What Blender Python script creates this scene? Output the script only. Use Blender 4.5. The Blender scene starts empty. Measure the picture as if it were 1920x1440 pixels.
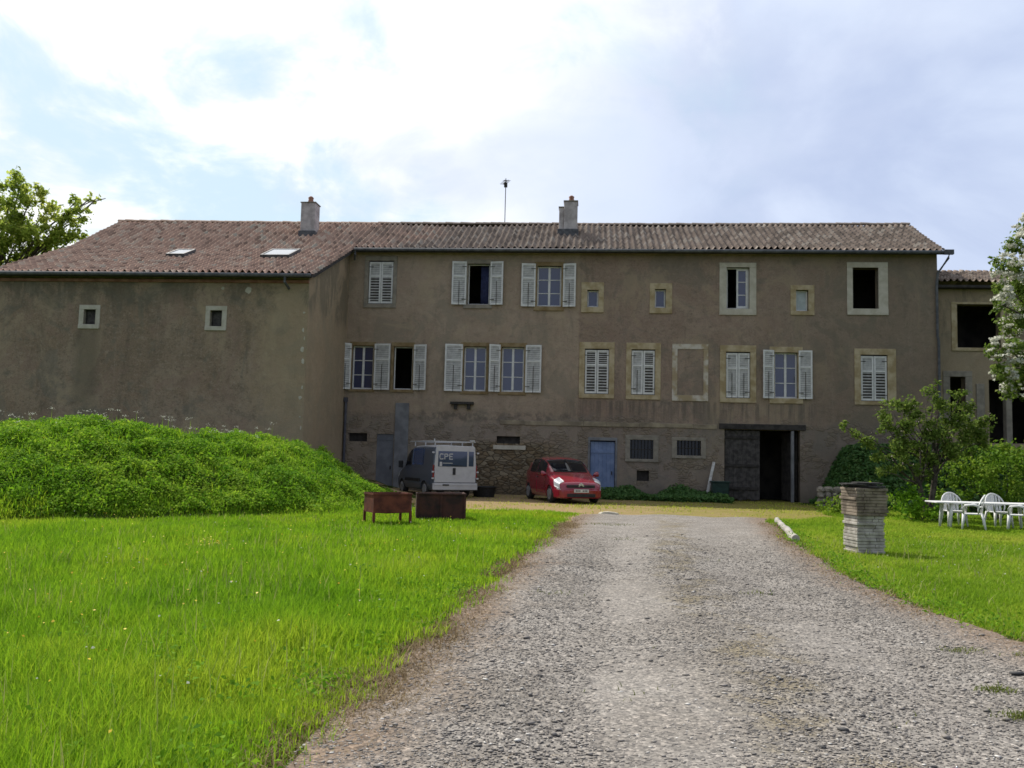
import bpy, math, random
import numpy as np
from mathutils import Vector, Matrix
R = math.radians
random.seed(7); rng = np.random.default_rng(11)
sc = bpy.context.scene

# ------------------------------------------------------------------ camera
cam_d = bpy.data.cameras.new('camera'); cam = bpy.data.objects.new('camera', cam_d)
sc.collection.objects.link(cam); sc.camera = cam
cam_d.sensor_width = 36; cam_d.lens = 36 * 1650 / 1920; cam_d.clip_end = 4000; cam_d.clip_start = .05
cam.matrix_world = Matrix.Translation((0, 0, 1.65)) @ Matrix.Rotation(R(94.78), 4, 'X') @ Matrix.Rotation(R(1.4), 4, 'Z')

# ------------------------------------------------------------------ light
SUN_EL, SUN_AZ = 51, -42            # azimuth from +Y, positive to the right
sd = Vector((math.sin(R(SUN_AZ)) * math.cos(R(SUN_EL)), math.cos(R(SUN_AZ)) * math.cos(R(SUN_EL)), math.sin(R(SUN_EL))))
sun_d = bpy.data.lights.new('sun', 'SUN'); sun = bpy.data.objects.new('sun', sun_d); sc.collection.objects.link(sun)
sun_d.energy = 5.0; sun_d.angle = R(.6); sun_d.color = (1, .95, .86)
sun.rotation_euler = sd.to_track_quat('Z', 'Y').to_euler(); sun.location = (-30, 40, 60)
sc.view_settings.view_transform = 'Standard'; sc.view_settings.look = 'None'
sc.view_settings.exposure = 0; sc.view_settings.gamma = 1
sc.cycles.filter_width = 1.6
sc.cycles.max_bounces = 6; sc.cycles.diffuse_bounces = 3; sc.cycles.transparent_max_bounces = 6


class N:
    """tiny node-tree writer"""
    def __init__(s, nt):
        s.nt = nt; s.n = nt.nodes; s.l = nt.links
    def new(s, t, **k):
        n = s.n.new(t)
        for a, b in k.items(): setattr(n, a, b)
        return n
    def put(s, sock, v):
        if isinstance(v, bpy.types.NodeSocket): s.l.new(v, sock)
        else:
            if hasattr(sock, 'default_value'):
                if sock.type == 'RGBA' and len(v) == 3: v = (*v, 1)
                sock.default_value = v
    def math(s, op, a, b=0.0, c=0.0, clamp=False):
        n = s.new('ShaderNodeMath', operation=op, use_clamp=clamp)
        s.put(n.inputs[0], a); s.put(n.inputs[1], b); s.put(n.inputs[2], c); return n.outputs[0]
    def mix(s, f, a, b, mode='MIX'):
        n = s.new('ShaderNodeMix', data_type='RGBA', blend_type=mode)
        s.put(n.inputs[0], f); s.put(n.inputs[6], a); s.put(n.inputs[7], b); return n.outputs[2]
    def noise(s, vec, scale, detail=4, rough=.55, dist=0):
        n = s.new('ShaderNodeTexNoise')
        if vec is not None: s.put(n.inputs['Vector'], vec)
        n.inputs['Scale'].default_value = scale; n.inputs['Detail'].default_value = detail
        n.inputs['Roughness'].default_value = rough; n.inputs['Distortion'].default_value = dist
        return n.outputs['Fac']
    def vor(s, vec, scale, out='Color', feature='F1'):
        n = s.new('ShaderNodeTexVoronoi', feature=feature); s.put(n.inputs['Vector'], vec); n.inputs['Scale'].default_value = scale
        return n.outputs[out]
    def ramp(s, f, stops, interp='LINEAR'):
        n = s.new('ShaderNodeValToRGB'); r = n.color_ramp; r.interpolation = interp
        while len(r.elements) < len(stops): r.elements.new(.5)
        for e, (p, c) in zip(r.elements, stops):
            e.position = p; e.color = (*c, 1) if len(c) == 3 else c
        s.put(n.inputs[0], f); return n.outputs[0]
    def sstep(s, v, a, b):
        n = s.new('ShaderNodeMapRange', interpolation_type='SMOOTHSTEP'); s.put(n.inputs[0], v)
        n.inputs[1].default_value = a; n.inputs[2].default_value = b; return n.outputs[0]
    def scale(s, vec, v3):
        n = s.new('ShaderNodeMapping'); s.put(n.inputs[0], vec); n.inputs['Scale'].default_value = v3; return n.outputs[0]
    def sep(s, vec):
        n = s.new('ShaderNodeSeparateXYZ'); s.put(n.inputs[0], vec); return n.outputs
    def comb(s, x, y, z):
        n = s.new('ShaderNodeCombineXYZ'); s.put(n.inputs[0], x); s.put(n.inputs[1], y); s.put(n.inputs[2], z); return n.outputs[0]


# ------------------------------------------------------------------ world: Nishita sky with a broken cloud deck
w = bpy.data.worlds.new('World'); sc.world = w; w.use_nodes = True
q = N(w.node_tree); q.n.clear()
sky = q.new('ShaderNodeTexSky', sky_type='NISHITA'); sky.sun_disc = False
sky.sun_elevation = R(SUN_EL); sky.sun_rotation = R(SUN_AZ)
sky.dust_density = 1.5
d = q.new('ShaderNodeTexCoord').outputs['Generated']
X, Y, Z = q.sep(d)
den = q.math('ADD', q.math('ABSOLUTE', Z), .22)
pl = q.comb(q.math('DIVIDE', X, den), q.math('DIVIDE', Y, den), .37)
sd_ = q.scale(d, (1, 1, 1.5))
n1 = q.noise(pl, 1.9, 7, .56, .35); n3 = q.noise(sd_, 3.1, 7, .55, .35); n4 = q.noise(sd_, 7.0, 6, .6, .5); n5 = q.noise(q.scale(d, (1, 1, 2.2)), 2.3, 5, .5, .2)
dens = q.math('ADD', q.math('MULTIPLY', n3, .72), q.math('MULTIPLY', n4, .28))
bluegap = q.mix(.78, sky.outputs[0], (7.6, 9.6, 10.9))
white = q.mix(q.sstep(n4, .40, .60), (9.6, 10.2, 10.9), (12.5, 12.5, 12.5))
left = q.mix(q.sstep(dens, .435, .55), bluegap, white)
left = q.mix(q.math('MULTIPLY', q.sstep(n5, .54, .68), .7), left, (7.4, 8.2, 9.8))       # shaded cloud bases
left = q.mix(q.sstep(q.math('ADD', Z, q.math('MULTIPLY', n4, .3)), .50, .66), left, (12, 12.2, 12.5))
grey = q.mix(q.sstep(n3, .36, .64), (5.3, 6.25, 8.6), (7.2, 8.2, 10.2))
grey = q.mix(q.math('MULTIPLY', q.sstep(n5, .5, .68), .3), grey, (8.6, 9.3, 10.9))
grey = q.mix(q.sstep(q.math('ADD', Z, q.math('MULTIPLY', n1, .3)), .52, .76), grey, (8.6, 9.4, 10.9))
rt = q.math('ADD', X, q.math('MULTIPLY', q.math('SUBTRACT', dens, .5), .9))
rt = q.math('SUBTRACT', rt, q.math('MULTIPLY', Z, .12))
col = q.mix(q.sstep(rt, -.14, .22), left, grey)
col = q.mix(q.sstep(Y, .25, -.35), col, q.mix(n1, (3.4, 4.2, 6.0), (5.6, 6.0, 6.8)))
bg = q.new('ShaderNodeBackground'); bg.inputs[1].default_value = .1
q.put(bg.inputs[0], col)
q.put(q.new('ShaderNodeOutputWorld').inputs[0], bg.outputs[0])


# ------------------------------------------------------------------ materials
def newmat(name):
    m = bpy.data.materials.new(name); m.use_nodes = True; q = N(m.node_tree); q.n.clear()
    out = q.new('ShaderNodeOutputMaterial'); b = q.new('ShaderNodeBsdfPrincipled'); q.put(out.inputs[0], b.outputs[0])
    return m, q, b, out
def bumpit(q, b, h, strength=.3, dist=.02):
    n = q.new('ShaderNodeBump'); n.inputs['Strength'].default_value = strength; n.inputs['Distance'].default_value = dist
    q.put(n.inputs['Height'], h); q.put(b.inputs['Normal'], n.outputs[0])
def pmat(name, c1, c2, scale=3, rough=.7, bump=.15, bscale=30, metal=0, detail=5, spec=.4, lo=.35, hi=.65):
    m, q, b, _ = newmat(name); oc = q.new('ShaderNodeTexCoord').outputs['Object']
    q.put(b.inputs['Base Color'], q.mix(q.sstep(q.noise(oc, scale, detail, .6), lo, hi), c1, c2))
    b.inputs['Roughness'].default_value = rough; b.inputs['Metallic'].default_value = metal
    b.inputs['Specular IOR Level'].default_value = spec
    if bump: bumpit(q, b, q.noise(oc, bscale, 4), bump, .01)
    return m
def leafmat(name, c1, c2, c3, trans=.35, rough=.55):
    m, q, b, out = newmat(name)
    a = q.new('ShaderNodeAttribute', attribute_name='rnd').outputs['Fac']
    c = q.ramp(a, [(0, c1), (.5, c2), (1, c3)])
    q.put(b.inputs['Base Color'], c); b.inputs['Roughness'].default_value = rough; b.inputs['Specular IOR Level'].default_value = .25
    t = q.new('ShaderNodeBsdfTranslucent'); q.put(t.inputs[0], c)
    mx = q.new('ShaderNodeMixShader'); mx.inputs[0].default_value = trans
    q.put(mx.inputs[1], b.outputs[0]); q.put(mx.inputs[2], t.outputs[0]); q.put(out.inputs[0], mx.outputs[0])
    return m

def wall_material(name, c1, c2, c3, rubble=True, c4=(.31, .22, .175)):
    m, q, b, _ = newmat(name); oc = q.new('ShaderNodeTexCoord').outputs['Object']
    x, y, z = q.sep(oc)
    big = q.noise(oc, .45, 6, .6, .4); mid = q.noise(oc, 2.2, 7, .7, .4); fine = q.noise(oc, 16, 6, .75)
    blot = q.noise(q.scale(oc, (1, 1, 1.5)), 5.5, 7, .72, .6)
    c = q.mix(q.sstep(big, .38, .62), c1, c2)
    c = q.mix(q.math('MULTIPLY', q.sstep(mid, .47, .66), .75), c, c3)
    st = q.noise(q.scale(oc, (1.5, 1.5, .3)), 1.2, 7, .68, .6)                 # rain streaks
    c = q.mix(q.math('MULTIPLY', q.sstep(st, .5, .74), .55), c, (.105, .086, .066))
    st2 = q.noise(q.scale(oc, (5, 5, .35)), 1.1, 5, .65, .4)
    c = q.mix(q.math('MULTIPLY', q.sstep(st2, .55, .75), .35), c, (.40, .32, .25))
    pk = q.noise(oc, 1.1, 7, .7, .9)
    c = q.mix(q.math('MULTIPLY', q.sstep(pk, .5, .64), .55), c, c4)
    c = q.mix(q.math('MULTIPLY', q.sstep(pk, .46, .32), .5), c, (.16, .142, .105))
    c = q.mix(q.math('MULTIPLY', q.sstep(blot, .53, .68), .5), c, (.42, .34, .26))
    c = q.mix(q.math('MULTIPLY', q.sstep(blot, .47, .32), .6), c, (.12, .098, .075))
    c = q.mix(q.math('MULTIPLY', q.sstep(fine, .52, .72), .5), c, (.44, .36, .28))
    c = q.mix(q.math('MULTIPLY', q.sstep(fine, .48, .3), .55), c, (.10, .082, .062))
    p1 = q.noise(oc, .55, 6, .66, 1.2); p2 = q.noise(q.scale(oc, (1, 1, .8)), .38, 7, .7, .8)
    c = q.mix(q.math('MULTIPLY', q.sstep(p1, .51, .60), .5), c, (.185, .17, .132))
    c = q.mix(q.math('MULTIPLY', q.sstep(p2, .52, .62), .5), c, (.42, .33, .215))
    c = q.mix(q.math('MULTIPLY', q.sstep(p1, .47, .36), .4), c, (.29, .195, .15))
    if not rubble:
        tan = q.sstep(q.math('ADD', x, q.math('MULTIPLY', pk, 4)), -8.6, -6.6)
        c = q.mix(q.math('MULTIPLY', tan, .45), c, (.44, .345, .215))
        dr = q.math('MULTIPLY', q.sstep(q.math('ABSOLUTE', q.math('ADD', x, 16.75)), .75, .25), q.math('MULTIPLY', q.sstep(z, 6.45, 6.3), q.sstep(q.math('ADD', z, q.math('MULTIPLY', mid, 2)), 3.2, 5.0)))
        c = q.mix(q.math('MULTIPLY', dr, .5), c, (.12, .105, .075))
        tp = q.math('MULTIPLY', q.sstep(q.noise(q.scale(oc, (1, 1, .5)), .9, 6, .68, .5), .44, .56), q.sstep(q.math('ADD', z, q.math('MULTIPLY', p1, 2)), 8.0, 8.8))
        c = q.mix(q.math('MULTIPLY', tp, .5), c, (.105, .10, .075))
    h = q.math('ADD', q.math('MULTIPLY', fine, .6), q.math('MULTIPLY', mid, .8))
    if rubble:
        lt = q.sstep(q.math('ADD', x, q.math('MULTIPLY', q.math('SUBTRACT', mid, .5), .25)), 3.0, 2.92)      # older, paler coat on the left half
        c = q.mix(q.math('MULTIPLY', lt, .28), c, (.42, .34, .245)); c = q.mix(q.math('MULTIPLY', q.math('SUBTRACT', 1, lt), .22), c, (.20, .150, .118))
        rd = q.sstep(q.math('ADD', x, q.math('MULTIPLY', big, 5)), 12.5, 18)
        c = q.mix(q.math('MULTIPLY', rd, .4), c, (.17, .145, .10))
        dz = q.math('MULTIPLY', q.sstep(z, 4.36, 4.22), q.sstep(z, 3.0, 4.0)); dru = q.sstep(q.math('ABSOLUTE', q.math('SUBTRACT', x, 8)), 6.5, 4.5)
        drip = q.sstep(q.noise(q.scale(oc, (4.2, 4.2, .25)), 1, 5, .65, .3), .42, .62)
        c = q.mix(q.math('MULTIPLY', q.math('MULTIPLY', dz, dru), q.math('MULTIPLY', drip, .65)), c, (.125, .108, .09))
        sb = q.math('MULTIPLY', q.sstep(q.math('ABSOLUTE', q.math('SUBTRACT', z, 3.45)), .35, .08), q.sstep(q.math('ABSOLUTE', q.math('ADD', x, .5)), 4.5, 3))
        c = q.mix(q.math('MULTIPLY', q.math('MULTIPLY', sb, q.sstep(mid, .4, .58)), .6), c, (.11, .095, .08))
        edge = q.math('ADD', z, q.math('MULTIPLY', q.math('SUBTRACT', big, .5), 2.2))
        low = q.sstep(edge, 3.55, 3.1)
        pat = q.sstep(q.noise(oc, 1.1, 5, .6, .3), .47, .55)
        hx = q.sstep(q.math('ABSOLUTE', q.math('SUBTRACT', x, -.1)), 3.6, 1.2)       # the bared masonry below the vent
        hz = q.sstep(z, 2.55, 2.2)
        pat = q.math('MAXIMUM', q.math('MULTIPLY', pat, .38), q.math('MULTIPLY', hx, hz))
        mask = q.math('MULTIPLY', low, pat)
        vc = q.scale(oc, (1, 1, 2.1))
        vd = q.vor(vc, 3.4, 'Distance', 'DISTANCE_TO_EDGE'); vcol = q.sep(q.vor(vc, 3.4))[0]
        stone = q.ramp(vcol, [(0, (.12, .085, .05)), (.35, (.27, .2, .12)), (.7, (.2, .165, .115)), (1, (.34, .28, .19))])
        stone = q.mix(q.sstep(vd, .07, .0), stone, (.09, .075, .055))
        stone = q.mix(q.math('MULTIPLY', mid, .5), stone, (.17, .13, .08))
        c = q.mix(q.math('MULTIPLY', low, .45), c, (.19, .172, .15))
        c = q.mix(mask, c, stone)
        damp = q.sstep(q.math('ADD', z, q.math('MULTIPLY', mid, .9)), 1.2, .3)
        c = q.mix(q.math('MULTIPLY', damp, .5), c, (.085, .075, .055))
        h = q.math('ADD', h, q.math('MULTIPLY', q.math('MULTIPLY', mask, q.sstep(vd, 0, .12)), 2.5))
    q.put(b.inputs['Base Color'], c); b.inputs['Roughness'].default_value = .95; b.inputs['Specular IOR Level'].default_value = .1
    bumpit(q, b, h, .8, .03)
    return m

def tile_material():
    m, q, b, _ = newmat('roof_tile'); t = q.new('ShaderNodeTexCoord'); uv = t.outputs['UV']; oc = t.outputs['Object']
    fl = q.new('ShaderNodeVectorMath', operation='FLOOR'); q.put(fl.inputs[0], uv)
    wn = q.new('ShaderNodeTexWhiteNoise', noise_dimensions='2D'); q.put(wn.inputs[0], fl.outputs[0])
    c = q.ramp(wn.outputs[0], [(0, (.22, .15, .115)), (.15, (.38, .25, .19)), (.5, (.47, .305, .228)), (.8, (.50, .34, .255)), (.93, (.53, .41, .315)), (1, (.40, .36, .29))])
    x, y, z = q.sep(oc)
    weather = q.sstep(q.math('ADD', x, q.math('MULTIPLY', q.noise(oc, .35, 5, .6), 14)), -2.5, 4.5)
    grey = q.ramp(wn.outputs[0], [(0, (.14, .115, .095)), (.4, (.235, .188, .152)), (.8, (.285, .23, .188)), (1, (.37, .32, .265))])
    c = q.mix(q.math('MULTIPLY', weather, .92), c, grey)
    li = q.noise(oc, 7, 5, .7)
    c = q.mix(q.math('MULTIPLY', q.sstep(li, .54, .72), .3), c, (.30, .26, .2))
    c = q.mix(q.math('MULTIPLY', q.sstep(q.noise(oc, 1.3, 5, .65), .5, .72), .3), c, (.17, .14, .115))
    q.put(b.inputs['Base Color'], c); b.inputs['Roughness'].default_value = .9; b.inputs['Specular IOR Level'].default_value = .15
    bumpit(q, b, li, .3, .01)
    return m

M = {}
M['wall'] = wall_material('roughcast', (.305, .222, .163), (.38, .288, .216), (.245, .187, .142))
M['wing'] = wall_material('roughcast_wing', (.275, .202, .138), (.345, .262, .183), (.22, .168, .115), False, (.31, .216, .145))
M['tile'] = tile_material()
M['sand'] = pmat('sandstone', (.33, .25, .13), (.50, .41, .265), 2.2, .9, .3, 25)
M['pale'] = pmat('pale_stone', (.44, .40, .31), (.54, .50, .41), 3, .9, .2, 25)
M['ochre'] = pmat('ochre_stone', (.2, .135, .06), (.3, .225, .125), 2.5, .9, .3, 25)
M['greyst'] = pmat('grey_stone', (.21, .185, .15), (.3, .265, .21), 3, .9, .3, 25)
M['worn'] = pmat('worn_stone', (.36, .28, .17), (.58, .53, .45), 1.6, .9, .3, 25, lo=.4, hi=.62)
M['white_wood'] = pmat('white_painted_wood', (.62, .61, .585), (.74, .73, .70), 5, .6, .1, 40)
M['slat'] = pmat('shaded_slat_paint', (.40, .395, .38), (.56, .55, .53), 4, .8, .2, 40)  # greyer than the stiles: shade of tilted louvres put into the slat colour
M['old_white'] = pmat('weathered_white_wood', (.42, .40, .36), (.62, .60, .56), 6, .8, .2, 40)
M['zinc'] = pmat('zinc', (.085, .088, .095), (.14, .143, .15), 4, .85, .1, 40, 0, spec=.2)
M['dark_pipe'] = pmat('dark_pipe', (.05, .05, .065), (.09, .09, .11), 4, .5, .05)
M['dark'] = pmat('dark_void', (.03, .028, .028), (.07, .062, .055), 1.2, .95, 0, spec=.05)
M['dark_wood'] = pmat('dark_wood', (.022, .019, .017), (.05, .043, .038), 5, .8, .3, 30)
M['old_wood'] = pmat('weathered_door', (.035, .031, .029), (.085, .076, .07), 6, .85, .4, 40)
M['iron'] = pmat('iron', (.02, .018, .016), (.05, .04, .032), 8, .7, .2)
M['cement'] = pmat('cement', (.15, .15, .155), (.22, .22, .225), 2, .95, .25, 20)
M['dull'] = pmat('dull_sandstone', (.19, .155, .11), (.36, .30, .205), 1.3, .95, .4, 18)
M['grey_metal'] = pmat('grey_metal_sheet', (.12, .125, .14), (.17, .175, .19), 2, .7, .08, 10)
M['blue_door'] = pmat('blue_paint', (.13, .185, .32), (.20, .26, .41), 2.5, .6, .1, 20)
M['chim'] = pmat('chimney_render', (.36, .315, .30), (.56, .50, .48), 2.5, .95, .3, 20)
M['terra'] = pmat('terracotta', (.22, .10, .065), (.34, .17, .115), 3, .9, .2)
M['lead'] = pmat('lead_flashing', (.06, .06, .065), (.12, .12, .125), 5, .6, .1)
M['curtain'] = pmat('blue_curtain', (.02, .025, .075), (.04, .05, .13), 5, .8, .1)

def glassmat(name, c, rough=.04, ior=1.7):
    m, q, b, _ = newmat(name); oc = q.new('ShaderNodeTexCoord').outputs['Object']
    q.put(b.inputs['Base Color'], q.mix(q.noise(oc, 1.4, 3), c, tuple(v * 1.6 for v in c)))
    b.inputs['Roughness'].default_value = rough; b.inputs['IOR'].default_value = ior
    bumpit(q, b, q.noise(oc, 1.1, 2), .04, .05)
    return m
M['glass'] = glassmat('window_glass', (.022, .030, .075), .04, 1.8)
M['glass_dark'] = glassmat('dark_glass', (.006, .007, .01), .05, 1.45)
M['frost'] = pmat('frosted_glass', (.38, .43, .42), (.5, .55, .54), 3, .3, 0)
M['skylight'] = glassmat('skylight_glass', (.25, .27, .29), .06, 1.6)


# ------------------------------------------------------------------ mesh helpers
class MB:
    def __init__(s): s.v = []; s.f = []
    def add(s, vs, fs):
        o = len(s.v); s.v += [tuple(p) for p in vs]; s.f += [tuple(i + o for i in f) for f in fs]; return s
    def box(s, x0, x1, y0, y1, z0, z1, mat=None):
        vs = [(x0, y0, z0), (x1, y0, z0), (x1, y1, z0), (x0, y1, z0), (x0, y0, z1), (x1, y0, z1), (x1, y1, z1), (x0, y1, z1)]
        if mat is not None: vs = [mat @ Vector(p) for p in vs]
        return s.add(vs, [(0, 3, 2, 1), (4, 5, 6, 7), (0, 1, 5, 4), (1, 2, 6, 5), (2, 3, 7, 6), (3, 0, 4, 7)])
    def prism(s, poly, fn, a, b):
        """poly of 2-D points swept from a to b; fn(p, t) -> 3-D"""
        n = len(poly); vs = [fn(p, a) for p in poly] + [fn(p, b) for p in poly]
        return s.add(vs, [tuple(range(n - 1, -1, -1)), tuple(range(n, 2 * n))] + [(i, (i + 1) % n, (i + 1) % n + n, i + n) for i in range(n)])
    def tube(s, pts, rad, n=8, cap=True):
        pts = [Vector(p) for p in pts]; rr = rad if hasattr(rad, '__len__') else [rad] * len(pts); rings = []
        for i, p in enumerate(pts):
            t = (pts[min(i + 1, len(pts) - 1)] - pts[max(i - 1, 0)]).normalized()
            a = t.cross(Vector((0, 0, 1)) if abs(t.z) < .9 else Vector((1, 0, 0))).normalized(); b = t.cross(a)
            rings.append([p + (a * math.cos(k * 2 * math.pi / n) + b * math.sin(k * 2 * math.pi / n)) * rr[i] for k in range(n)])
        vs = [v for r in rings for v in r]; fs = []
        for i in range(len(pts) - 1):
            for k in range(n): fs.append((i * n + k, i * n + (k + 1) % n, (i + 1) * n + (k + 1) % n, (i + 1) * n + k))
        if cap: fs += [tuple(range(n - 1, -1, -1)), tuple(range(len(vs) - n, len(vs)))]
        return s.add(vs, fs)
    def cyl(s, c, axis, r0, r1, h, n=20):
        c = Vector(c); a = Vector(axis).normalized(); return s.tube([c, c + a * h], [r0, r1], n)

def link(o, parent=None, **k):
    sc.collection.objects.link(o)
    if parent: o.parent = parent
    for a, b in k.items(): o[a] = b
    return o
def obj(name, mb, mat, parent=None, bevel=0, smooth=False, **k):
    me = bpy.data.meshes.new(name); me.from_pydata(mb.v, [], mb.f); me.update()
    for m in (mat if isinstance(mat, list) else [mat]): me.materials.append(m)
    if smooth: me.shade_smooth()
    o = link(bpy.data.objects.new(name, me), parent, **k)
    if bevel:
        bm = o.modifiers.new('bevel', 'BEVEL'); bm.width = bevel; bm.segments = 2; bm.limit_method = 'ANGLE'
    return o
def thing(name, label, cat, loc=(0, 0, 0), rz=0, **k):
    o = bpy.data.objects.new(name, None); o.empty_display_size = .3
    o.location = loc; o.rotation_euler = (0, 0, R(rz)); return link(o, None, label=label, category=cat, **k)
def np_mesh(name, V, quads=None, tris=None, mat=None, parent=None, rnd=None, smooth=False, uv=None, **k):
    me = bpy.data.meshes.new(name)
    quads = np.zeros((0, 4), int) if quads is None else quads; tris = np.zeros((0, 3), int) if tris is None else tris
    me.vertices.add(len(V)); me.vertices.foreach_set('co', np.asarray(V, np.float32).ravel())
    li = np.concatenate([quads.ravel(), tris.ravel()]).astype(np.int32)
    me.loops.add(len(li)); me.loops.foreach_set('vertex_index', li)
    tot = np.concatenate([np.full(len(quads), 4), np.full(len(tris), 3)]).astype(np.int32)
    st = np.concatenate([[0], np.cumsum(tot)[:-1]]).astype(np.int32)
    me.polygons.add(len(tot)); me.polygons.foreach_set('loop_start', st)
    if uv is not None:
        l = me.uv_layers.new(name='UVMap'); l.data.foreach_set('uv', np.asarray(uv, np.float32)[li].ravel())
    if rnd is not None:
        a = me.attributes.new('rnd', 'FLOAT', 'POINT'); a.data.foreach_set('value', np.asarray(rnd, np.float32))
    me.update(calc_edges=True); me.validate()
    if smooth: me.shade_smooth()
    if mat: me.materials.append(mat)
    return link(bpy.data.objects.new(name, me), parent, **k)
def dup(root):
    r = root.copy(); sc.collection.objects.link(r)
    for ch in root.children:
        c = ch.copy(); sc.collection.objects.link(c); c.parent = r
        for g in ch.children:
            e = g.copy(); sc.collection.objects.link(e); e.parent = c
    return r

def wob(x, y, s=1.0, seed=0):
    """cheap smooth 2-D noise in -1..1"""
    r = np.random.default_rng(seed); t = 0
    for i in range(7):
        a = r.uniform(0, 6.28); f = s * r.uniform(.5, 2.2); t = t + np.sin((np.cos(a) * x + np.sin(a) * y) * f + r.uniform(0, 6.28))
    return t / 4.0
def ss(t): t = np.clip(t, 0, 1); return t * t * (3 - 2 * t)

# ------------------------------------------------------------------ frames of reference
PSI = 5.0; OY = 39.5
def W(u, v, z=0):            # house frame -> world
    c, s = math.cos(R(PSI)), math.sin(R(PSI)); return (u * c + v * s, OY - u * s + v * c, z)
def to_uv(x, y):
    c, s = math.cos(R(PSI)), math.sin(R(PSI)); y = y - OY; return x * c - y * s, x * s + y * c

def XL(y): return np.interp(y, [0, 4.8, 6.4, 9.5, 15.3, 24.2, 27], [-1.04, -1.04, -.9, -.34, .46, 1.9, 2.3])
def XR(y): return np.interp(y, [0, 8, 9.8, 13, 18.5, 23, 26.5], [4.7, 4.65, 4.63, 4.8, 5.85, 6.8, 7.5])
def height(x, y):
    yb = np.interp(x, [-40, -13, -10.5, -8.1, -5, -3.8], [15.5, 17.0, 18.2, 20.5, 23.4, 26])
    hc = np.interp(x, [-40, -20, -14.3, -12, -10.4, -8.9, -8.1, -6.9, -6, -5.3, -4.6, -3.7], [1.8, 1.95, 2.08, 2.05, 2.13, 2.07, 1.97, 1.66, 1.2, .78, .4, 0])
    t = np.clip((y - yb) / 6.5, 0, 1); f = np.sin(t * math.pi / 2) ** .9
    back = 1 - .75 * ss((y - yb - 8) / 6)
    m = hc * f * back + (.13 * wob(x, y, 1.2, 3) + .09 * wob(x, y, 3.1, 4)) * ss(hc) * ss(t * 3)
    u, v = to_uv(x, y)
    bank = 2.25 * ss((u - 13.1) / 1.6) * ss((v + 5.2) / 3.6) + 1.2 * ss((u - 17) / 6) * ss((v + 9) / 6) * (1 - ss((v + 5.2) / 3.6))
    return m + bank

# ------------------------------------------------------------------ ground
xs = np.concatenate([[-900, -400, -200, -110, -70, -50], np.arange(-40, 40.1, .5), [50, 70, 110, 200, 400, 900]])
ys = np.concatenate([[-900, -300, -100, -40, -15], np.arange(-5, 48.1, .5), [55, 70, 110, 220, 500, 900]])
gx, gy = np.meshgrid(xs, ys); gz = height(gx, gy)
idx = np.arange(gx.size).reshape(gx.shape)
Q = np.stack([idx[:-1, :-1], idx[:-1, 1:], idx[1:, 1:], idx[1:, :-1]], -1).reshape(-1, 4)
m, q, b, _ = newmat('meadow_soil'); oc = q.new('ShaderNodeTexCoord').outputs['Object']
c = q.mix(q.sstep(q.noise(oc, .7, 6, .65), .35, .65), (.030, .058, .010), (.062, .088, .018))
c = q.mix(q.math('MULTIPLY', q.sstep(q.noise(oc, 9, 5, .7), .5, .7), .6), c, (.085, .07, .035))
q.put(b.inputs['Base Color'], c); b.inputs['Roughness'].default_value = 1; b.inputs['Specular IOR Level'].default_value = 0
bumpit(q, b, q.noise(oc, 14, 5, .7), .8, .06)
np_mesh('ground', np.stack([gx, gy, gz], -1).reshape(-1, 3), Q, mat=m, smooth=True, kind='structure')

# gravel drive
ry = np.concatenate([np.arange(-6, 4, 1.0), np.arange(4, 26.6, .15)])
nu = 60; tt = np.linspace(0, 1, nu)
el = XL(ry) - .1 + .10 * wob(ry, ry * 0, 1.3, 21) + rng.normal(0, .03, len(ry)); er = XR(ry) + .1 + .10 * wob(ry, ry * 0, 1.2, 23) + rng.normal(0, .03, len(ry))
endr = 26.3
RX = el[:, None] * (1 - tt) + er[:, None] * tt; RY = ry[:, None] + 0 * tt
sel = np.clip((RY - 24.5) / 2, 0, 1); RY = RY - sel * (.5 + .5 * np.cos(tt * 9 + 1)) * .5
bump = .03 * np.exp(-((tt - .47) / .12) ** 2) - .02 * np.exp(-((tt - .27) / .08) ** 2) - .02 * np.exp(-((tt - .72) / .08) ** 2)
RZ = .06 + bump[None, :] * 1.0 + .012 * wob(RX, RY, 1.5, 5) - .016 * (np.abs(tt * 2 - 1) ** 6)[None, :]
ri = np.arange(RX.size).reshape(RX.shape)
RQ = np.stack([ri[:-1, :-1], ri[:-1, 1:], ri[1:, 1:], ri[1:, :-1]], -1).reshape(-1, 4)
m, q, b, _ = newmat('gravel_surface'); t_ = q.new('ShaderNodeTexCoord'); oc = t_.outputs['Object']; ux, uy, _z = q.sep(t_.outputs['UV'])
big = q.noise(oc, .9, 6, .65, .3)
base = q.mix(q.sstep(big, .35, .65), (.20, .184, .164), (.258, .242, .222))
lat = q.math('ADD', ux, q.math('MULTIPLY', q.math('SUBTRACT', big, .5), .22))
trk = q.math('MAXIMUM', q.sstep(q.math('ABSOLUTE', q.math('SUBTRACT', lat, .30)), .12, .03), q.sstep(q.math('ABSOLUTE', q.math('SUBTRACT', lat, .70)), .12, .03))
base = q.mix(q.math('MULTIPLY', trk, .3), base, (.235, .22, .203))
mid_ = q.sstep(q.math('ABSOLUTE', q.math('SUBTRACT', lat, .5)), .1, .02)
base = q.mix(q.math('MULTIPLY', q.math('MULTIPLY', mid_, q.sstep(q.noise(oc, 1.7, 5, .7), .42, .62)), .6), base, (.15, .12, .055))
edg = q.sstep(q.math('ABSOLUTE', q.math('SUBTRACT', lat, .5)), .33, .5)
base = q.mix(q.math('MULTIPLY', edg, .75), base, (.185, .13, .088))
v1 = q.sep(q.vor(oc, 55))[0]; v2 = q.sep(q.vor(oc, 26))[1]
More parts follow.
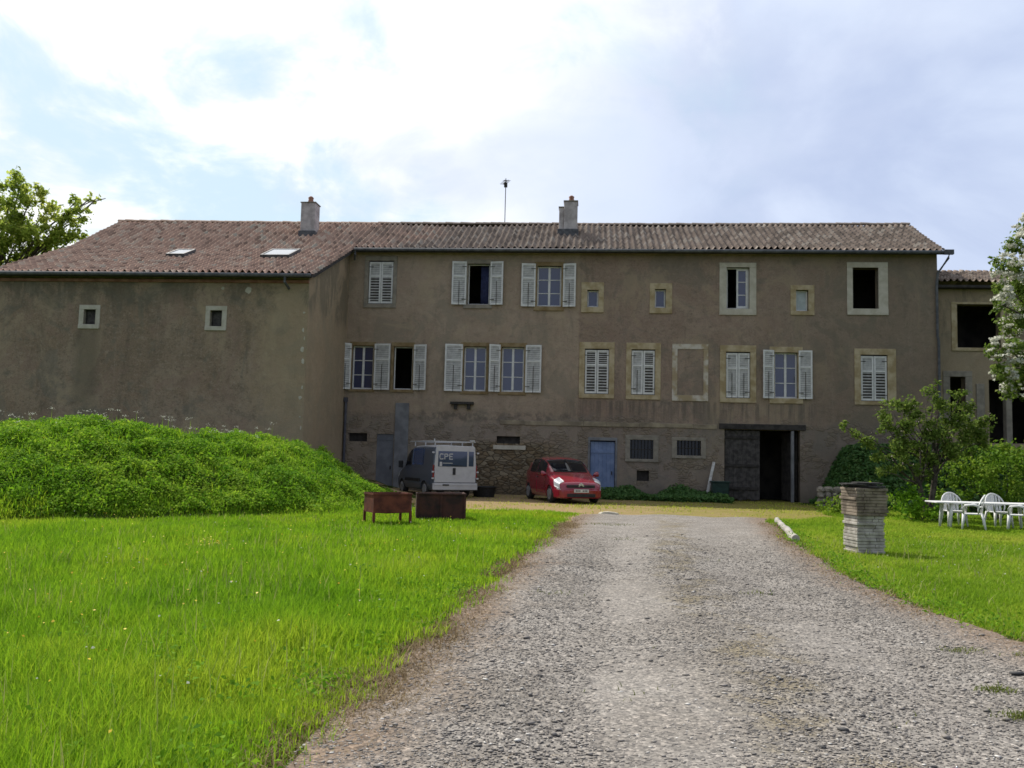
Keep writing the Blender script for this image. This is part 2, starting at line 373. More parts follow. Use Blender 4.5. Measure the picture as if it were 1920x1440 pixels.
st = q.ramp(v1, [(0, (.35, .35, .37)), (.3, (.75, .73, .72)), (.62, (1.0, .98, .95)), (.86, (1.25, 1.22, 1.18)), (1, (1.8, 1.75, 1.7))])
st2 = q.ramp(v2, [(0, (.5, .5, .5)), (.5, (.95, .95, .95)), (.9, (1.15, 1.12, 1.1)), (1, (1.9, 1.85, 1.8))])
c = q.mix(.8, base, st, 'MULTIPLY'); c = q.mix(.4, c, st2, 'MULTIPLY')
q.put(b.inputs['Base Color'], c); b.inputs['Roughness'].default_value = .95; b.inputs['Specular IOR Level'].default_value = .15
hd = q.math('ADD', q.vor(oc, 55, 'Distance'), q.math('MULTIPLY', q.vor(oc, 26, 'Distance'), .8))
bumpit(q, b, hd, -.4, .008)
M['gravel'] = m
np_mesh('gravel_drive', np.stack([RX, RY, RZ], -1).reshape(-1, 3), RQ, mat=m, smooth=True, kind='structure', uv=np.stack([tt + 0 * RX, RY * .2], -1).reshape(-1, 2))

# dry earth of the yard between the drive and the house
yy = np.arange(22.5, 41, .4); ys_ = np.linspace(0, 1, 30)
yl = np.interp(yy, [22.5, 24.5, 27, 30, 33, 41], [1.3, -.3, -2.6, -3.3, -4.2, -8]); yr = np.interp(yy, [22.5, 25.5, 28, 32, 34, 41], [7.0, 8.2, 10.5, 11, 12, 12.6])
yl = yl + .3 * wob(yy, 0 * yy, 2, 31); yr = yr + .3 * wob(yy, 0 * yy, 2, 32)
YX = yl[:, None] * (1 - ys_) + yr[:, None] * ys_; YY = yy[:, None] + 0 * ys_
YZ = height(YX, YY) + .006
yi = np.arange(YX.size).reshape(YX.shape); YQ = np.stack([yi[:-1, :-1], yi[:-1, 1:], yi[1:, 1:], yi[1:, :-1]], -1).reshape(-1, 4)
m, q, b, _ = newmat('yard_earth'); oc = q.new('ShaderNodeTexCoord').outputs['Object']
x, y, z = q.sep(oc)
gr = q.sstep(q.math('ADD', q.math('MULTIPLY', x, .06), q.noise(oc, .8, 6, .65, .3)), .55, 1.1)
c = q.mix(gr, (.30, .215, .115), (.21, .185, .05))
c = q.mix(q.math('MULTIPLY', q.sstep(q.noise(oc, 5, 6, .7), .45, .7), .5), c, (.09, .085, .025))
c = q.mix(q.math('MULTIPLY', q.sstep(q.noise(oc, 16, 4, .7), .52, .75), .5), c, (.3, .25, .16))
q.put(b.inputs['Base Color'], c); b.inputs['Roughness'].default_value = 1; b.inputs['Specular IOR Level'].default_value = .05
bumpit(q, b, q.noise(oc, 18, 5, .7), .7, .03)
np_mesh('yard', np.stack([YX, YY, YZ], -1).reshape(-1, 3), YQ, mat=m, smooth=True, kind='structure')

# ================================================================== the farmhouse
house = thing('farmhouse', 'long grey-brown rendered farmhouse with white shutters, tiled roof and projecting left wing', 'farmhouse', W(0, 0), -PSI)
UL, UC, UR = -20.75, -7.67, 18.53           # left end, inner corner, right end
VW, VB, VR = -5.7, 8.6, 4.0                 # wing front, back wall, ridge
PV = [-6.05, -.35, 4.0]; PZ = [8.63, 11.03, 13.36]
def roof_z(v): return float(np.interp(v, PV, PZ)) if v <= 4 else 13.36 - (v - 4) * .5
WT = roof_z(0) - .1                          # top of the main wall
WWT = roof_z(VW) - .1
holes = []; wing_holes = []

def stone_ring(mb, fu0, fu1, fz0, fz1, u0, u1, z0, z1, v0=-.03, v1=.2):
    mb.box(fu0, fu1, v0, v1, z1, fz1)
    mb.box(fu0, u0, v0, v1, z0, z1 - .001); mb.box(u1, fu1, v0, v1, z0, z1 - .001)
    mb.box(fu0, fu1, v0 - .025, v1, fz0, z0 - .001)
def louver(mb, w_, h, gap=False, t=.035, light=False):
    """shutter leaf in local x 0..w, z 0..h, front at y=-t"""
    s = .07; zr = h * .66
    mb.box(0, s, -t, 0, 0, h); mb.box(w_ - s, w_, -t, 0, 0, h)
    for a, b in ((0, .09), (zr - .04, zr + .04), (h - .08, h)): mb.box(s, w_ - s, -t, 0, a, b)
    s0 = len(mb.f)
    def slats(a, b, n, g):
        p = (b - a) / n
        for i in range(n):
            zz = a + p * i
            if g: mb.box(s, w_ - s, -t + .02, -t + .026, zz + p * .5, zz + p * .9)
            else: mb.box(s, w_ - s, -t + .020, -t + .026, zz + p * .14, zz + p)
    slats(.09, zr - .04, 9 if gap else 13, gap); slats(zr + .04, h - .08, 6 if gap else 7, gap and not light)
    return s0
def s_x0(side, w_): return .05 if side > 0 else -w_ + .05
def shutter(parent, uh, z0, z1, w_, side, ang, v=-.045, gap=False, mat='white_wood', **k):
    """side -1: hinge on its right edge (leaf lies left of the window); ang = degrees away from the wall"""
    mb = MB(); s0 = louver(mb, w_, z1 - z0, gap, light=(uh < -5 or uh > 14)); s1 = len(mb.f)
    if not gap: mb.box(w_ * .5 - .012, w_ * .5 + .012, -.042, -.036, -.03, (z1 - z0) * .55)
    s1b = len(mb.f)
    if side < 0: mb.v = [(-x, y, z) for x, y, z in mb.v]; mb.f = [f[::-1] for f in mb.f]
    for s in (.12, .88):                       # strap hinges
        zz = (z1 - z0) * s; a = (0, .2) if side > 0 else (-.2, 0)
        mb.box(a[0], a[1], -.041, -.036, zz - .015, zz + .015)
    mb.box(s_x0(side, w_), s_x0(side, w_) + w_ - .1, -.012, -.006, .05, z1 - z0 - .05)
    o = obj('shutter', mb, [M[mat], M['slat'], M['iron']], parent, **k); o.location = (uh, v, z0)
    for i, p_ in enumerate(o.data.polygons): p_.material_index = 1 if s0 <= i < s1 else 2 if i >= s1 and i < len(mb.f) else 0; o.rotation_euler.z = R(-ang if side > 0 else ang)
    return o
def casement(mb, u0, u1, z0, z1, v, cols=2, rows=3, fr=.065, mul=.1, bar=.035):
    mb.box(u0, u0 + fr, v, v + .06, z0, z1); mb.box(u1 - fr, u1, v, v + .06, z0, z1)
    mb.box(u0 + fr, u1 - fr, v, v + .06, z0, z0 + fr * 1.2); mb.box(u0 + fr, u1 - fr, v, v + .06, z1 - fr, z1)
    if cols == 2: c = (u0 + u1) / 2; mb.box(c - mul / 2, c + mul / 2, v - .012, v + .05, z0 + fr * 1.2, z1 - fr)
    for i in range(1, rows):
        zz = z0 + (z1 - z0) * i / rows
        if cols == 2:
            mb.box(u0 + fr, c - mul / 2, v + .008, v + .048, zz - bar / 2, zz + bar / 2); mb.box(c + mul / 2, u1 - fr, v + .008, v + .048, zz - bar / 2, zz + bar / 2)
        else: mb.box(u0 + fr, u1 - fr, v + .008, v + .048, zz - bar / 2, zz + bar / 2)

def window(o4, f4, stone='sand', kind='glazed', shut=(), lab=None, wall_v=0, hl=None):
    u0, u1, z0, z1 = o4; fu0, fu1, fz0, fz1 = f4
    (holes if hl is None else hl).append(o4)
    mb = MB(); stone_ring(mb, fu0, fu1, fz0, fz1, u0, u1, z0, z1, wall_v - .03, wall_v + .2)
    wn = obj('window', mb, M[stone], house, .012)
    if lab: wn['label'] = lab
    v = wall_v + .16
    if kind in ('glazed', 'small', 'frosted'):
        f = MB(); casement(f, u0 + .003, u1 - .003, z0 + .002, z1 - .003, v, 2 if kind == 'glazed' else 1, 3 if kind == 'glazed' else 1, .06)
        obj('frame', f, M['white_wood'], wn, .006)
        obj('pane', MB().box(u0 + .03, u1 - .03, v + .025, v + .031, z0 + .03, z1 - .03), M['frost' if kind == 'frosted' else 'glass'], wn)
    elif kind == 'half':                     # right leaf closed, left leaf swung inwards
        f = MB(); c = (u0 + u1) / 2
        for a in (u0 + .003, u1 - .06): f.box(a, a + .057, v, v + .06, z0, z1 - .002)
        f.box(u0 + .06, u1 - .06, v, v + .06, z0 + .001, z0 + .05); f.box(u0 + .06, u1 - .06, v, v + .06, z1 - .05, z1 - .002)
        obj('frame', f, M['white_wood'], wn, .006)
        g = MB(); casement(g, c - .04, u1 - .06, z0 + .05, z1 - .05, v - .01, 1, 3, .075); obj('casement', g, M['white_wood'], wn, .006)
        obj('pane', MB().box(c, u1 - .08, v + .02, v + .026, z0 + .08, z1 - .08), M['glass'], wn)
        g = MB(); casement(g, 0, c - u0 - .04, z0 + .05, z1 - .05, 0, 1, 3, .07); g.box(.05, c - u0 - .08, .02, .026, z0 + .08, z1 - .08)
        h = obj('casement', g, M['white_wood'], wn, .006); h.location = (u0 + .06, v + .02, 0); h.rotation_euler.z = R(78)
    elif kind == 'open':
        f = MB()
        for a in (u0 + .003, u1 - .05): f.box(a, a + .047, v, v + .06, z0, z1 - .002)
        f.box(u0 + .05, u1 - .05, v, v + .06, z0 + .001, z0 + .05); f.box(u0 + .05, u1 - .05, v, v + .06, z1 - .045, z1 - .002)
        obj('frame', f, M['white_wood'], wn, .006)
    for (uh, w_, side, ang, gap) in shut:
        shutter(wn, uh, z0 - .02, z1 + .09, w_, side, ang, gap=gap)
    if kind == 'closed': pass
    return wn
def closed_pair(wn, u0, u1, z0, z1, gl, gr, mat='white_wood', v=.07):
    c = (u0 + u1) / 2
    shutter(wn, u0 + .02, z0 + .03, z1 - .05, c - u0 - .03, 1, 0, v, gl, mat); shutter(wn, u1 - .02, z0 + .03, z1 - .05, u1 - c - .03, -1, 0, v - .006, gr, mat)
    obj('pane', MB().box(u0 + .01, u1 - .01, v + .03, v + .05, z0 + .01, z1 - .01), M['dark_wood'], wn)

# upper storey
wn = window((-6.76, -5.61, 8.55, 10.56), (-6.95, -5.43, 8.36, 10.78), 'greyst', 'closed', lab='shuttered upper window in the inner corner'); closed_pair(wn, -6.76, -5.61, 8.55, 10.56, True, True)
wn = window((-2.14, -1.14, 8.56, 10.44), (-2.32, -1.0, 8.37, 10.62), 'greyst', 'open', [(-2.2, .66, -1, 5, False), (-1.1, .6, 1, 9, False)], 'open upper window with a blue curtain')
cur = MB(); cur.prism([(-.02, 0), (.05, .1), (.1, 0), (.16, .1), (.22, 0), (.28, .09), (.34, 0), (.34, .03), (.28, .12), (.22, .03), (.16, .13), (.1, .03), (.05, .13)], lambda p, t: (-1.55 + p[0], .3 + p[1], t), 8.58, 10.4)
obj('curtain', cur, M['curtain'], wn, smooth=True)
window((1.03, 2.13, 8.5, 10.36), (.9, 2.27, 8.3, 10.55), 'ochre', 'glazed', [(.96, .64, -1, 6, False), (2.22, .58, 1, 12, False)])
window((3.31, 3.81, 8.49, 9.27), (3.04, 4.05, 8.24, 9.62), 'sand', 'small')
window((6.33, 6.81, 8.49, 9.33), (6.1, 7.09, 8.23, 9.6), 'sand', 'small')
window((9.48, 10.48, 8.48, 10.34), (9.17, 10.78, 8.19, 10.55), 'pale', 'half', lab='upper window with one casement open and pale new stone surround')
window((12.5, 13.03, 8.4, 9.34), (12.26, 13.29, 8.22, 9.56), 'sand', 'frosted')
wn = window((14.94, 16.03, 8.53, 10.36), (14.69, 16.44, 8.25, 10.6), 'pale', 'empty', lab='empty dark window opening with pale stone surround')
# lower storey
wn = window((-7.38, -6.4, 4.6, 6.6), (-7.5, -6.3, 4.48, 6.78), 'ochre', 'glazed', [(-7.43, .56, -1, 38, False), (-6.33, .76, 1, 9, False)])
window((-5.45, -4.58, 4.62, 6.58), (-5.57, -4.48, 4.48, 6.78), 'ochre', 'open', [(-4.5, .62, 1, 16, False)], 'dark open window of the lower row')
window((-2.22, -1.2, 4.6, 6.63), (-2.36, -1.07, 4.46, 6.82), 'ochre', 'glazed', [(-2.27, .8, -1, 6, False)])
window((-.5, .52, 4.6, 6.63), (-.62, .64, 4.46, 6.82), 'ochre', 'glazed', [(-.56, .52, -1, 22, False), (.6, .72, 1, 8, False)])
wn = window((3.25, 4.33, 4.57, 6.6), (3.0, 4.57, 4.38, 6.9), 'sand', 'closed', lab='lower window with both shutters closed'); closed_pair(wn, 3.25, 4.33, 4.57, 6.6, True, True)
wn = window((5.32, 6.37, 4.57, 6.6), (5.09, 6.62, 4.36, 6.9), 'sand', 'closed', lab='closed window, right shutter darker'); closed_pair(wn, 5.32, 6.37, 4.57, 6.6, False, True)
bl = MB(); stone_ring(bl, 7.12, 8.7, 4.33, 6.87, 7.35, 8.49, 4.59, 6.64, -.028, .1); obj('blind_window', bl, M['worn'], house, .012, label='walled-up window outlined by a pale worn stone frame')
wn = window((9.47, 10.52, 4.5, 6.55), (9.21, 10.78, 4.3, 6.84), 'sand', 'closed', lab='closed window with whole white shutters'); closed_pair(wn, 9.47, 10.52, 4.5, 6.55, False, False)
window((11.57, 12.56, 4.53, 6.55), (11.35, 12.78, 4.3, 6.8), 'sand', 'glazed', [(11.53, .5, -1, 14, False), (12.6, .57, 1, 7, False)])
wn = window((15.25, 16.38, 4.47, 6.5), (14.98, 16.74, 4.31, 6.77), 'sand', 'closed', lab='rightmost closed window of the lower row'); closed_pair(wn, 15.25, 16.38, 4.47, 6.5, True, True, 'white_wood')
# wing
for u0, u1, z0, z1, f4 in ((-16.96, -16.46, 6.6, 7.21, (-17.16, -16.27, 6.42, 7.39)), (-11.67, -11.18, 6.58, 7.22, (-11.86, -10.98, 6.41, 7.4))):
    wn = window((u0, u1, z0, z1), f4, 'pale', 'vent', None or (), None, VW, wing_holes)
    g = MB(); casement(g, u0 + .002, u1 - .002, z0 + .002, z1 - .002, VW + .14, 1, 1, .05); obj('frame', g, M['dark_wood'], wn)
    obj('pane', MB().box(u0 + .051, u1 - .051, VW + .17, VW + .18, z0 + .002, z1 - .002), M['old_wood'], wn)
# basement
def barred(o4, f4, n, lab):
    u0, u1, z0, z1 = o4; fu0, fu1, fz0, fz1 = f4; holes.append(o4)
    mb = MB(); stone_ring(mb, fu0, fu1, fz0, fz1, u0, u1, z0, z1, -.02, .2); wn = obj('cellar_window', mb, M['greyst'], house, .015, label=lab)
    g = MB()
    for i in range(n): x = u0 + (u1 - u0) * (i + .5) / n; g.tube([(x, .09, z0 - .01), (x, .09, z1 + .01)], .014, 6)
    g.box(u0, u1, .083, .097, (z0 + z1) / 2 - .015, (z0 + z1) / 2 + .015); obj('bars', g, M['iron'], wn)
    obj('pane', MB().box(u0 + .002, u1 - .002, .2, .22, z0 + .002, z1 - .002), M['glass_dark'], wn)
barred((5.31, 6.33, 1.73, 2.57), (5.1, 6.56, 1.6, 2.78), 7, 'barred cellar window beside the blue door')
barred((7.36, 8.4, 1.93, 2.58), (7.14, 8.62, 1.8, 2.72), 7, 'low wide barred cellar window')
def vent(o4, sill=None, lab=''):
    u0, u1, z0, z1 = o4; holes.append(o4)
    v = obj('vent', MB().box(u0 + .002, u1 - .002, .2, .25, z0 + .002, z1 - .002), M['dark_wood'], house, label=lab)
    if sill: obj('sill', MB().box(*sill), M['pale'], v, .015)
vent((-7.42, -6.55, 2.22, 2.6), None, 'narrow dark vent beside the grey door'); vent((-.64, .42, 2.27, 2.6), (-.78, .68, -.06, .15, 2.0, 2.19), 'vent with pale stone sill'); vent((5.62, 6.16, .76, 1.22), None, 'small square dark vent low in the wall')
# doors
holes += [(3.55, 4.66, 0, 2.5), (9.42, 12.66, 0, 3.12), (-6.1, -5.32, 0, 2.58)]
dr = MB()
for i in range(6): a = 3.57 + i * .18; dr.box(a, a + .176, .1, .145, .06, 2.45)
dr.box(3.57, 4.64, .075, .099, .35, .47); dr.box(3.57, 4.64, .075, .099, 1.95, 2.07)
dd = obj('door', dr, M['blue_door'], house, .004, label='faded blue plank door')
obj('handle', MB().box(4.5, 4.54, .04, .1, 1.0, 1.15), M['iron'], dd)
fr = MB(); fr.box(3.46, 3.55, -.02, .2, 0, 2.5).box(4.66, 4.75, -.02, .2, 0, 2.5).box(3.46, 4.75, -.025, .2, 2.501, 2.64); obj('frame', fr, M['cement'], dd, .01)
gd = obj('door', MB().box(-6.1, -5.32, .05, .1, 0, 2.575).box(-6.05, -5.37, .03, .049, .15, .22).box(-6.05, -5.37, .03, .049, 2.3, 2.37), M['grey_metal'], house, .004, label='plain grey metal door at the inner corner')
obj('handle', MB().box(-5.46, -5.42, -.02, .05, 1.0, 1.14), M['iron'], gd)
bd = MB()
for i in range(8): a = 9.46 + i * .188; bd.box(a, a + .183, .12, .165, .03 + .03 * (i % 3), 3.08)
bd2 = obj('barn_door', bd, M['old_wood'], house, .004, label='weathered grey plank leaf of the barn door, closed')
for z in (.55, 1.55, 2.78): obj('crossbar', MB().box(9.4, 10.9, .07, .118, z - .06, z + .06), M['dark_wood'], bd2, .006)
bdr = MB()
for i in range(6): bdr.box(i * .19, i * .19 + .186, 0, .045, .05, 3.05)
o = obj('barn_door', bdr, M['dark_wood'], house, .004, label='dark barn door leaf swung inward'); o.location = (12.6, .25, 0); o.rotation_euler.z = R(112)
obj('door_post', MB().box(12.28, 12.4, -.02, .14, 0, 3.1), M['cement'], house, .01, label='pale thin post in the barn doorway')
obj('lintel_beam', MB().box(9.18, 12.9, -.06, .18, 3.13, 3.37), M['dark_wood'], house, .015)
sc_ = MB(); x = -.5; rr = random.Random(3)
while x < 8.95:
    w_ = rr.uniform(.9, 1.7); e = min(x + w_, 9.1); k = rr.uniform(0, 1)
    sc_.box(x, e, -.03 - rr.uniform(0, .012), .01, 3.12 + rr.uniform(-.015, .015), 3.33 + rr.uniform(-.03, .02))
    x = e
obj('string_course', sc_, M['dull'], house, .02)
obj('buttress', MB().box(-5.28, -4.66, -.07, .01, -.1, 4.0), M['cement'], house, .015, label='smooth grey cement strip between door and van')
br = MB(); br.box(-2.76, -1.7, -.22, -.03, 3.98, 4.1); br.box(-2.6, -2.45, -.14, -.01, 3.76, 3.979); br.box(-2.0, -1.85, -.14, -.01, 3.76, 3.979)
obj('wall_bracket', br, M['iron'], house, .01, label='rusty dark iron bracket under the twin windows')

# walls with openings
def sheet(mb, u0, u1, z0, z1, hs, v, depth=.3):
    us = sorted({u0, u1, *[h[0] for h in hs], *[h[1] for h in hs]}); zs = sorted({z0, z1, *[h[2] for h in hs], *[h[3] for h in hs]})
    for a, b in zip(us, us[1:]):
        for c, d_ in zip(zs, zs[1:]):
            mu, mz = (a + b) / 2, (c + d_) / 2
            if any(h[0] < mu < h[1] and h[2] < mz < h[3] for h in hs): continue
            mb.add([(a, v, c), (b, v, c), (b, v, d_), (a, v, d_)], [(0, 1, 2, 3)])
    for a, b, c, d_ in hs:
        w2 = v + depth
        mb.add([(a, v, c), (a, v, d_), (a, w2, d_), (a, w2, c)], [(0, 1, 2, 3)]); mb.add([(b, v, c), (b, v, d_), (b, w2, d_), (b, w2, c)], [(3, 2, 1, 0)])
        mb.add([(a, v, d_), (b, v, d_), (b, w2, d_), (a, w2, d_)], [(0, 1, 2, 3)]); mb.add([(a, v, c), (b, v, c), (b, w2, c), (a, w2, c)], [(3, 2, 1, 0)])
mw = MB(); sheet(mw, UC, UR, -.4, WT, holes, 0, .42)
mw.add([(UR, 0, -.4), (UR, VB, -.4), (UR, VB, roof_z(VB) - .1), (UR, VR, roof_z(VR) - .15), (UR, 0, WT)], [(0, 1, 2, 3, 4)])
mw.add([(UL - .3, VB, -.4), (UR, VB, -.4), (UR, VB, roof_z(VB) - .1), (UL - .3, VB, roof_z(VB) - .1)], [(3, 2, 1, 0)])
obj('wall', mw, M['wall'], house)
ww = MB(); sheet(ww, UL, UC, -.4, WWT, wing_holes, VW, .35)
ww.add([(UC, VW, -.4), (UC, 0, -.4), (UC, 0, WT), (UC, -.35, roof_z(-.35) - .1), (UC, VW, WWT)], [(0, 1, 2, 3, 4)])
ww.add([(UL, VW, -.4), (UL - .3, VB, -.4), (UL - .3, VB, roof_z(VB) - .1), (UL - .2, VR, roof_z(VR) - .15), (UL - .1, -.35, roof_z(-.35) - .1), (UL, VW, WWT)], [(5, 4, 3, 2, 1, 0)])
obj('wing_wall', ww, M['wing'], house)
# rooms behind: floors and a partition keep the openings dark
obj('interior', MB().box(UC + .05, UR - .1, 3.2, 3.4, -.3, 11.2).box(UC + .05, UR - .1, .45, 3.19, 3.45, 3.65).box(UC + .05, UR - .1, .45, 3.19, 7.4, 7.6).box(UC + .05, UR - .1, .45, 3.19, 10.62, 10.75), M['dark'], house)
# pale stones showing through along the wing corner
rr = random.Random(5); z = .6
while z < 8.2:
    h = rr.uniform(.09, .26); w_ = rr.uniform(.05, .17); qn = MB()
    if rr.random() < .62:
        o_ = rr.uniform(.0, .05)
        n = 7; c0 = (UC - .06 - w_ / 2 - o_, z + h / 2)
        pts = [(c0[0] + math.cos(k / n * 6.283) * w_ / 2 * rr.uniform(.6, 1.15), c0[1] + math.sin(k / n * 6.283) * h / 2 * rr.uniform(.6, 1.15)) for k in range(n)]
        qn.prism(pts, lambda p, t: (p[0], t, p[1]), VW - .014, VW + .05); obj('corner_stone', qn, M['pale'], house, .01)
    z += h + rr.uniform(.03, .3)
for u_, z_, r_ in ((-10.15, 8.05, .15), (-11.2, 8.12, .08)):
    qn = MB(); qn.prism([(u_ + math.cos(k / 9 * 6.283) * r_ * rr.uniform(.6, 1.1), z_ + math.sin(k / 9 * 6.283) * r_ * rr.uniform(.6, 1.1)) for k in range(9)], lambda p, t: (p[0], t, p[1]), VW - .012, VW + .05); obj('plaster_patch', qn, M['pale'], house, .01)

# ---- roof: real canal-tile corrugation, one grid per eave
def tile_grid(u0, u1, v0, v1, skewL=0.0):
    P = .27; L = .37; ns = int((u1 - u0) / P * 8); us = np.linspace(u0, u1, ns + 1)
    vs = np.linspace(v0, v1, 400); zs = np.interp(vs, PV, PZ); zs += -.05 * np.sin(np.clip((vs - v0) / (v1 - v0), 0, 1) * math.pi)
    s = np.concatenate([[0], np.cumsum(np.hypot(np.diff(vs), np.diff(zs)))]); nr = int(s[-1] / L)
    sr = []; lift = []
    for r_ in range(nr): sr += [r_ * L, (r_ + 1) * L - .004]; lift += [.062, .006]
    sr[-1] = s[-1]; sr = np.array(sr); lift = np.array(lift)
    vv = np.interp(sr, s, vs); zz = np.interp(sr, s, zs)
    ph = us / P * 2 * math.pi
    prof = .072 * np.clip(np.cos(ph), -.55, 1) ** 1
    U = us[None, :] + 0 * vv[:, None]; V = vv[:, None] + 0 * us[None, :]
    frac = ((vv - v0) / (VR + 6.05))[:, None]; colj = np.floor(us / P + .5)
    jit = np.random.default_rng(9).normal(0, .010, (nr + 1, int(colj.max() - colj.min()) + 2))
    rowi = (np.arange(len(sr)) // 2)
    Zm = zz[:, None] + prof[None, :] + lift[:, None] + jit[rowi][:, (colj - colj.min()).astype(int)]
    Zm += .06 * wob(U, V, .35, 41) + np.interp(U, [-21, -10, -1, 6, 19], [.1, -.01, -.03, -.06, -.02]) * np.clip((V + .35) / 4.35, 0, 1)
    i = np.arange(U.size).reshape(U.shape)
    Qd = np.stack([i[:-1, :-1], i[:-1, 1:], i[1:, 1:], i[1:, :-1]], -1).reshape(-1, 4)
    uv = np.stack([us[None, :] / P + .5 + 0 * V, (rowi + .25 + .5 * (np.arange(len(sr)) % 2))[:, None] + 0 * U], -1).reshape(-1, 2)
    return np.stack([U, V, Zm], -1).reshape(-1, 3), Qd, uv
ue = UC + .22
A = tile_grid(UL - .45, ue, -6.12, 4.0); B = tile_grid(ue, UR + .3, -.42, 4.0)
V_ = np.concatenate([A[0], B[0]]); Q_ = np.concatenate([A[1], B[1] + len(A[0])]); U_ = np.concatenate([A[2], B[2]])
o = len(V_); bk = np.array([(UL - .65, 4, 13.4), (UR + .3, 4, 13.3), (UR + .3, 9.1, 10.8), (UL - .65, 9.1, 10.8)])
V_ = np.concatenate([V_, bk]); Q_ = np.concatenate([Q_, [[o, o + 1, o + 2, o + 3]]]); U_ = np.concatenate([U_, np.array([(0, 0), (140, 0), (140, 15), (0, 15)])])
roof = np_mesh('roof', V_, Q_, mat=M['tile'], parent=house, uv=U_, smooth=False)
rc = MB(); u = UL - .5; rr = random.Random(8)
while u < UR + .25:
    z0 = 13.40 + float(np.interp(u, [-21, -10, -1, 6, 19], [.1, -.01, -.03, -.06, -.02])) + rr.uniform(-.012, .012)
    ring = [(math.cos(math.pi * k / 6) * .13, math.sin(math.pi * k / 6) * .12 - .02) for k in range(7)]
    rc.prism(ring, lambda p, t: (t[0], 4.0 + p[0] * t[1], z0 + p[1] * t[1]), (u, 1.08), (u + .40, .92)); u += .385
obj('ridge_cap', rc, M['tile'], roof)
ud = MB()                                          # boarded underside and barge of the eaves
ud.prism([(-.36, 10.99), (-.36, 10.87), (.0, 10.98), (.0, 11.1)], lambda p, t: (t, p[0], p[1]), UC + .02, UR + .25)
ud.prism([(-6.06, 8.6), (-6.06, 8.49), (-5.7, 8.6), (-5.7, 8.72)], lambda p, t: (t, p[0], p[1]), UL - .4, UC + .2)
ud.prism([(-5.7, 8.58), (-5.7, 8.72), (-.36, 10.96), (-.36, 10.82)], lambda p, t: (t, p[0], p[1]), UC + .005, UC + .2)
ud.prism([(0, 11.0), (0, 11.14), (4, 13.25), (4, 13.1)], lambda p, t: (t, p[0], p[1]), UR + .005, UR + .27)
ud.prism([(-5.7, 8.58), (-5.7, 8.72), (-.36, 10.94), (4, 13.25), (4, 13.1), (-.36, 10.8)], lambda p, t: (t, p[0], p[1]), UL - .42, UL - .22)
obj('eave_board', ud, M['dark_wood'], roof, .008)
obj('cornice', MB().box(UL, UC, VW - .08, VW + .02, 8.34, 8.47), M['terra'], house, .02, label='reddish tile cornice under the wing eave')
def gutter(pts, r=.075):
    mb = MB(); mb.tube(pts, r, 10); return obj('gutter', mb, M['zinc'], house, smooth=True)
gutter([(ue + .1, -.5, 10.98), (UR + .42, -.5, 10.95)]); gutter([(UL - .5, -6.2, 8.6), (ue - .02, -6.2, 8.57)])
mb = MB(); mb.tube([(UR + .34, -.5, 10.93), (UR + .3, -.46, 10.7), (UR - .03, -.14, 10.1), (UR - .07, -.1, 9.6), (UR - .07, -.1, 7.35), (UR - .02, -.1, 7.1), (UR - .02, -.1, 1.0)], .055, 10)
mb.box(UR + .1, UR + .5, -.58, -.42, 10.85, 11.05)
obj('downpipe', mb, M['zinc'], house, smooth=False, label='grey zinc downpipe with a swan neck at the right corner')
mb = MB(); mb.tube([(UC + .1, -.1, 4.1), (UC + .1, -.1, .2)], .06, 10); mb.box(UC + .02, UC + .18, -.2, -.02, 4.0, 4.2)
obj('downpipe', mb, M['dark_pipe'], house, label='dark pipe low in the inner corner')
mb = MB(); mb.tube([(ue + .15, -.5, 10.95), (ue + .15, -.5, 10.75), (ue + .05, -.2, 10.55)], .05, 8); obj('downpipe', mb, M['zinc'], house, label='short gutter outlet at the inner corner')
mb = MB(); mb.tube([(-8.5, -6.2, 8.58), (-8.5, -6.2, 8.3), (-8.45, -5.8, 8.1)], .05, 8); obj('downpipe', mb, M['zinc'], house, label='short gutter outlet of the wing')

def chimney(boxes, pot, zb):
    mb = MB()
    for b_ in boxes:
        mb.box(*b_)
    c = obj('chimney', mb, M['chim'], house, .03)
    cap = MB()
    for b_ in boxes: cap.box(b_[0] - .03, b_[1] + .03, b_[2] - .03, b_[3] + .03, b_[5] + .001, b_[5] + .05)
    obj('chimney_cap', cap, M['greyst'], c, .01)
    mb = MB(); x, y, z, h = pot; mb.tube([(x, y, z), (x, y, z + h * .45), (x, y, z + h * .5), (x, y, z + h * .8), (x, y, z + h)], [.17, .13, .11, .14, .05], 10); obj('chimney_pot', mb, M['terra'], c, smooth=True)
    b_ = boxes[0]; obj('flashing', MB().box(min(b[0] for b in boxes) - .06, max(b[1] for b in boxes) + .06, b_[2] - .1, b_[3] + .1, zb - .3, zb + .22), M['lead'], c, .02)
chimney([(-10.72, -10.0, 1.75, 2.5, 11.8, 13.82)], (-10.35, 2.1, 13.86, .38), 12.2)
chimney([(2.12, 2.76, 2.1, 2.9, 12, 13.98), (1.88, 2.119, 2.25, 2.85, 12, 13.72)], (2.46, 2.5, 14.02, .36), 12.4)
mb = MB(); mb.tube([(-.92, 4.05, 13.2), (-.92, 4.05, 15.75)], .022, 6); mb.tube([(-1.05, 4.05, 15.45), (-.8, 3.6, 15.5)], .02, 6)
for k in range(5): t = k / 4; x = -1.05 + .25 * t; y = 4.05 - .45 * t; mb.tube([(x - .16, y - .05, 15.45 + .05 * t), (x + .16, y + .05, 15.45 + .05 * t)], .012, 5)
mb.box(-1.0, -.84, 3.97, 4.12, 15.3, 15.52); mb.tube([(-1.08, 4.05, 15.62), (-.76, 4.05, 15.66)], .014, 5)
obj('aerial', mb, M['iron'], house)
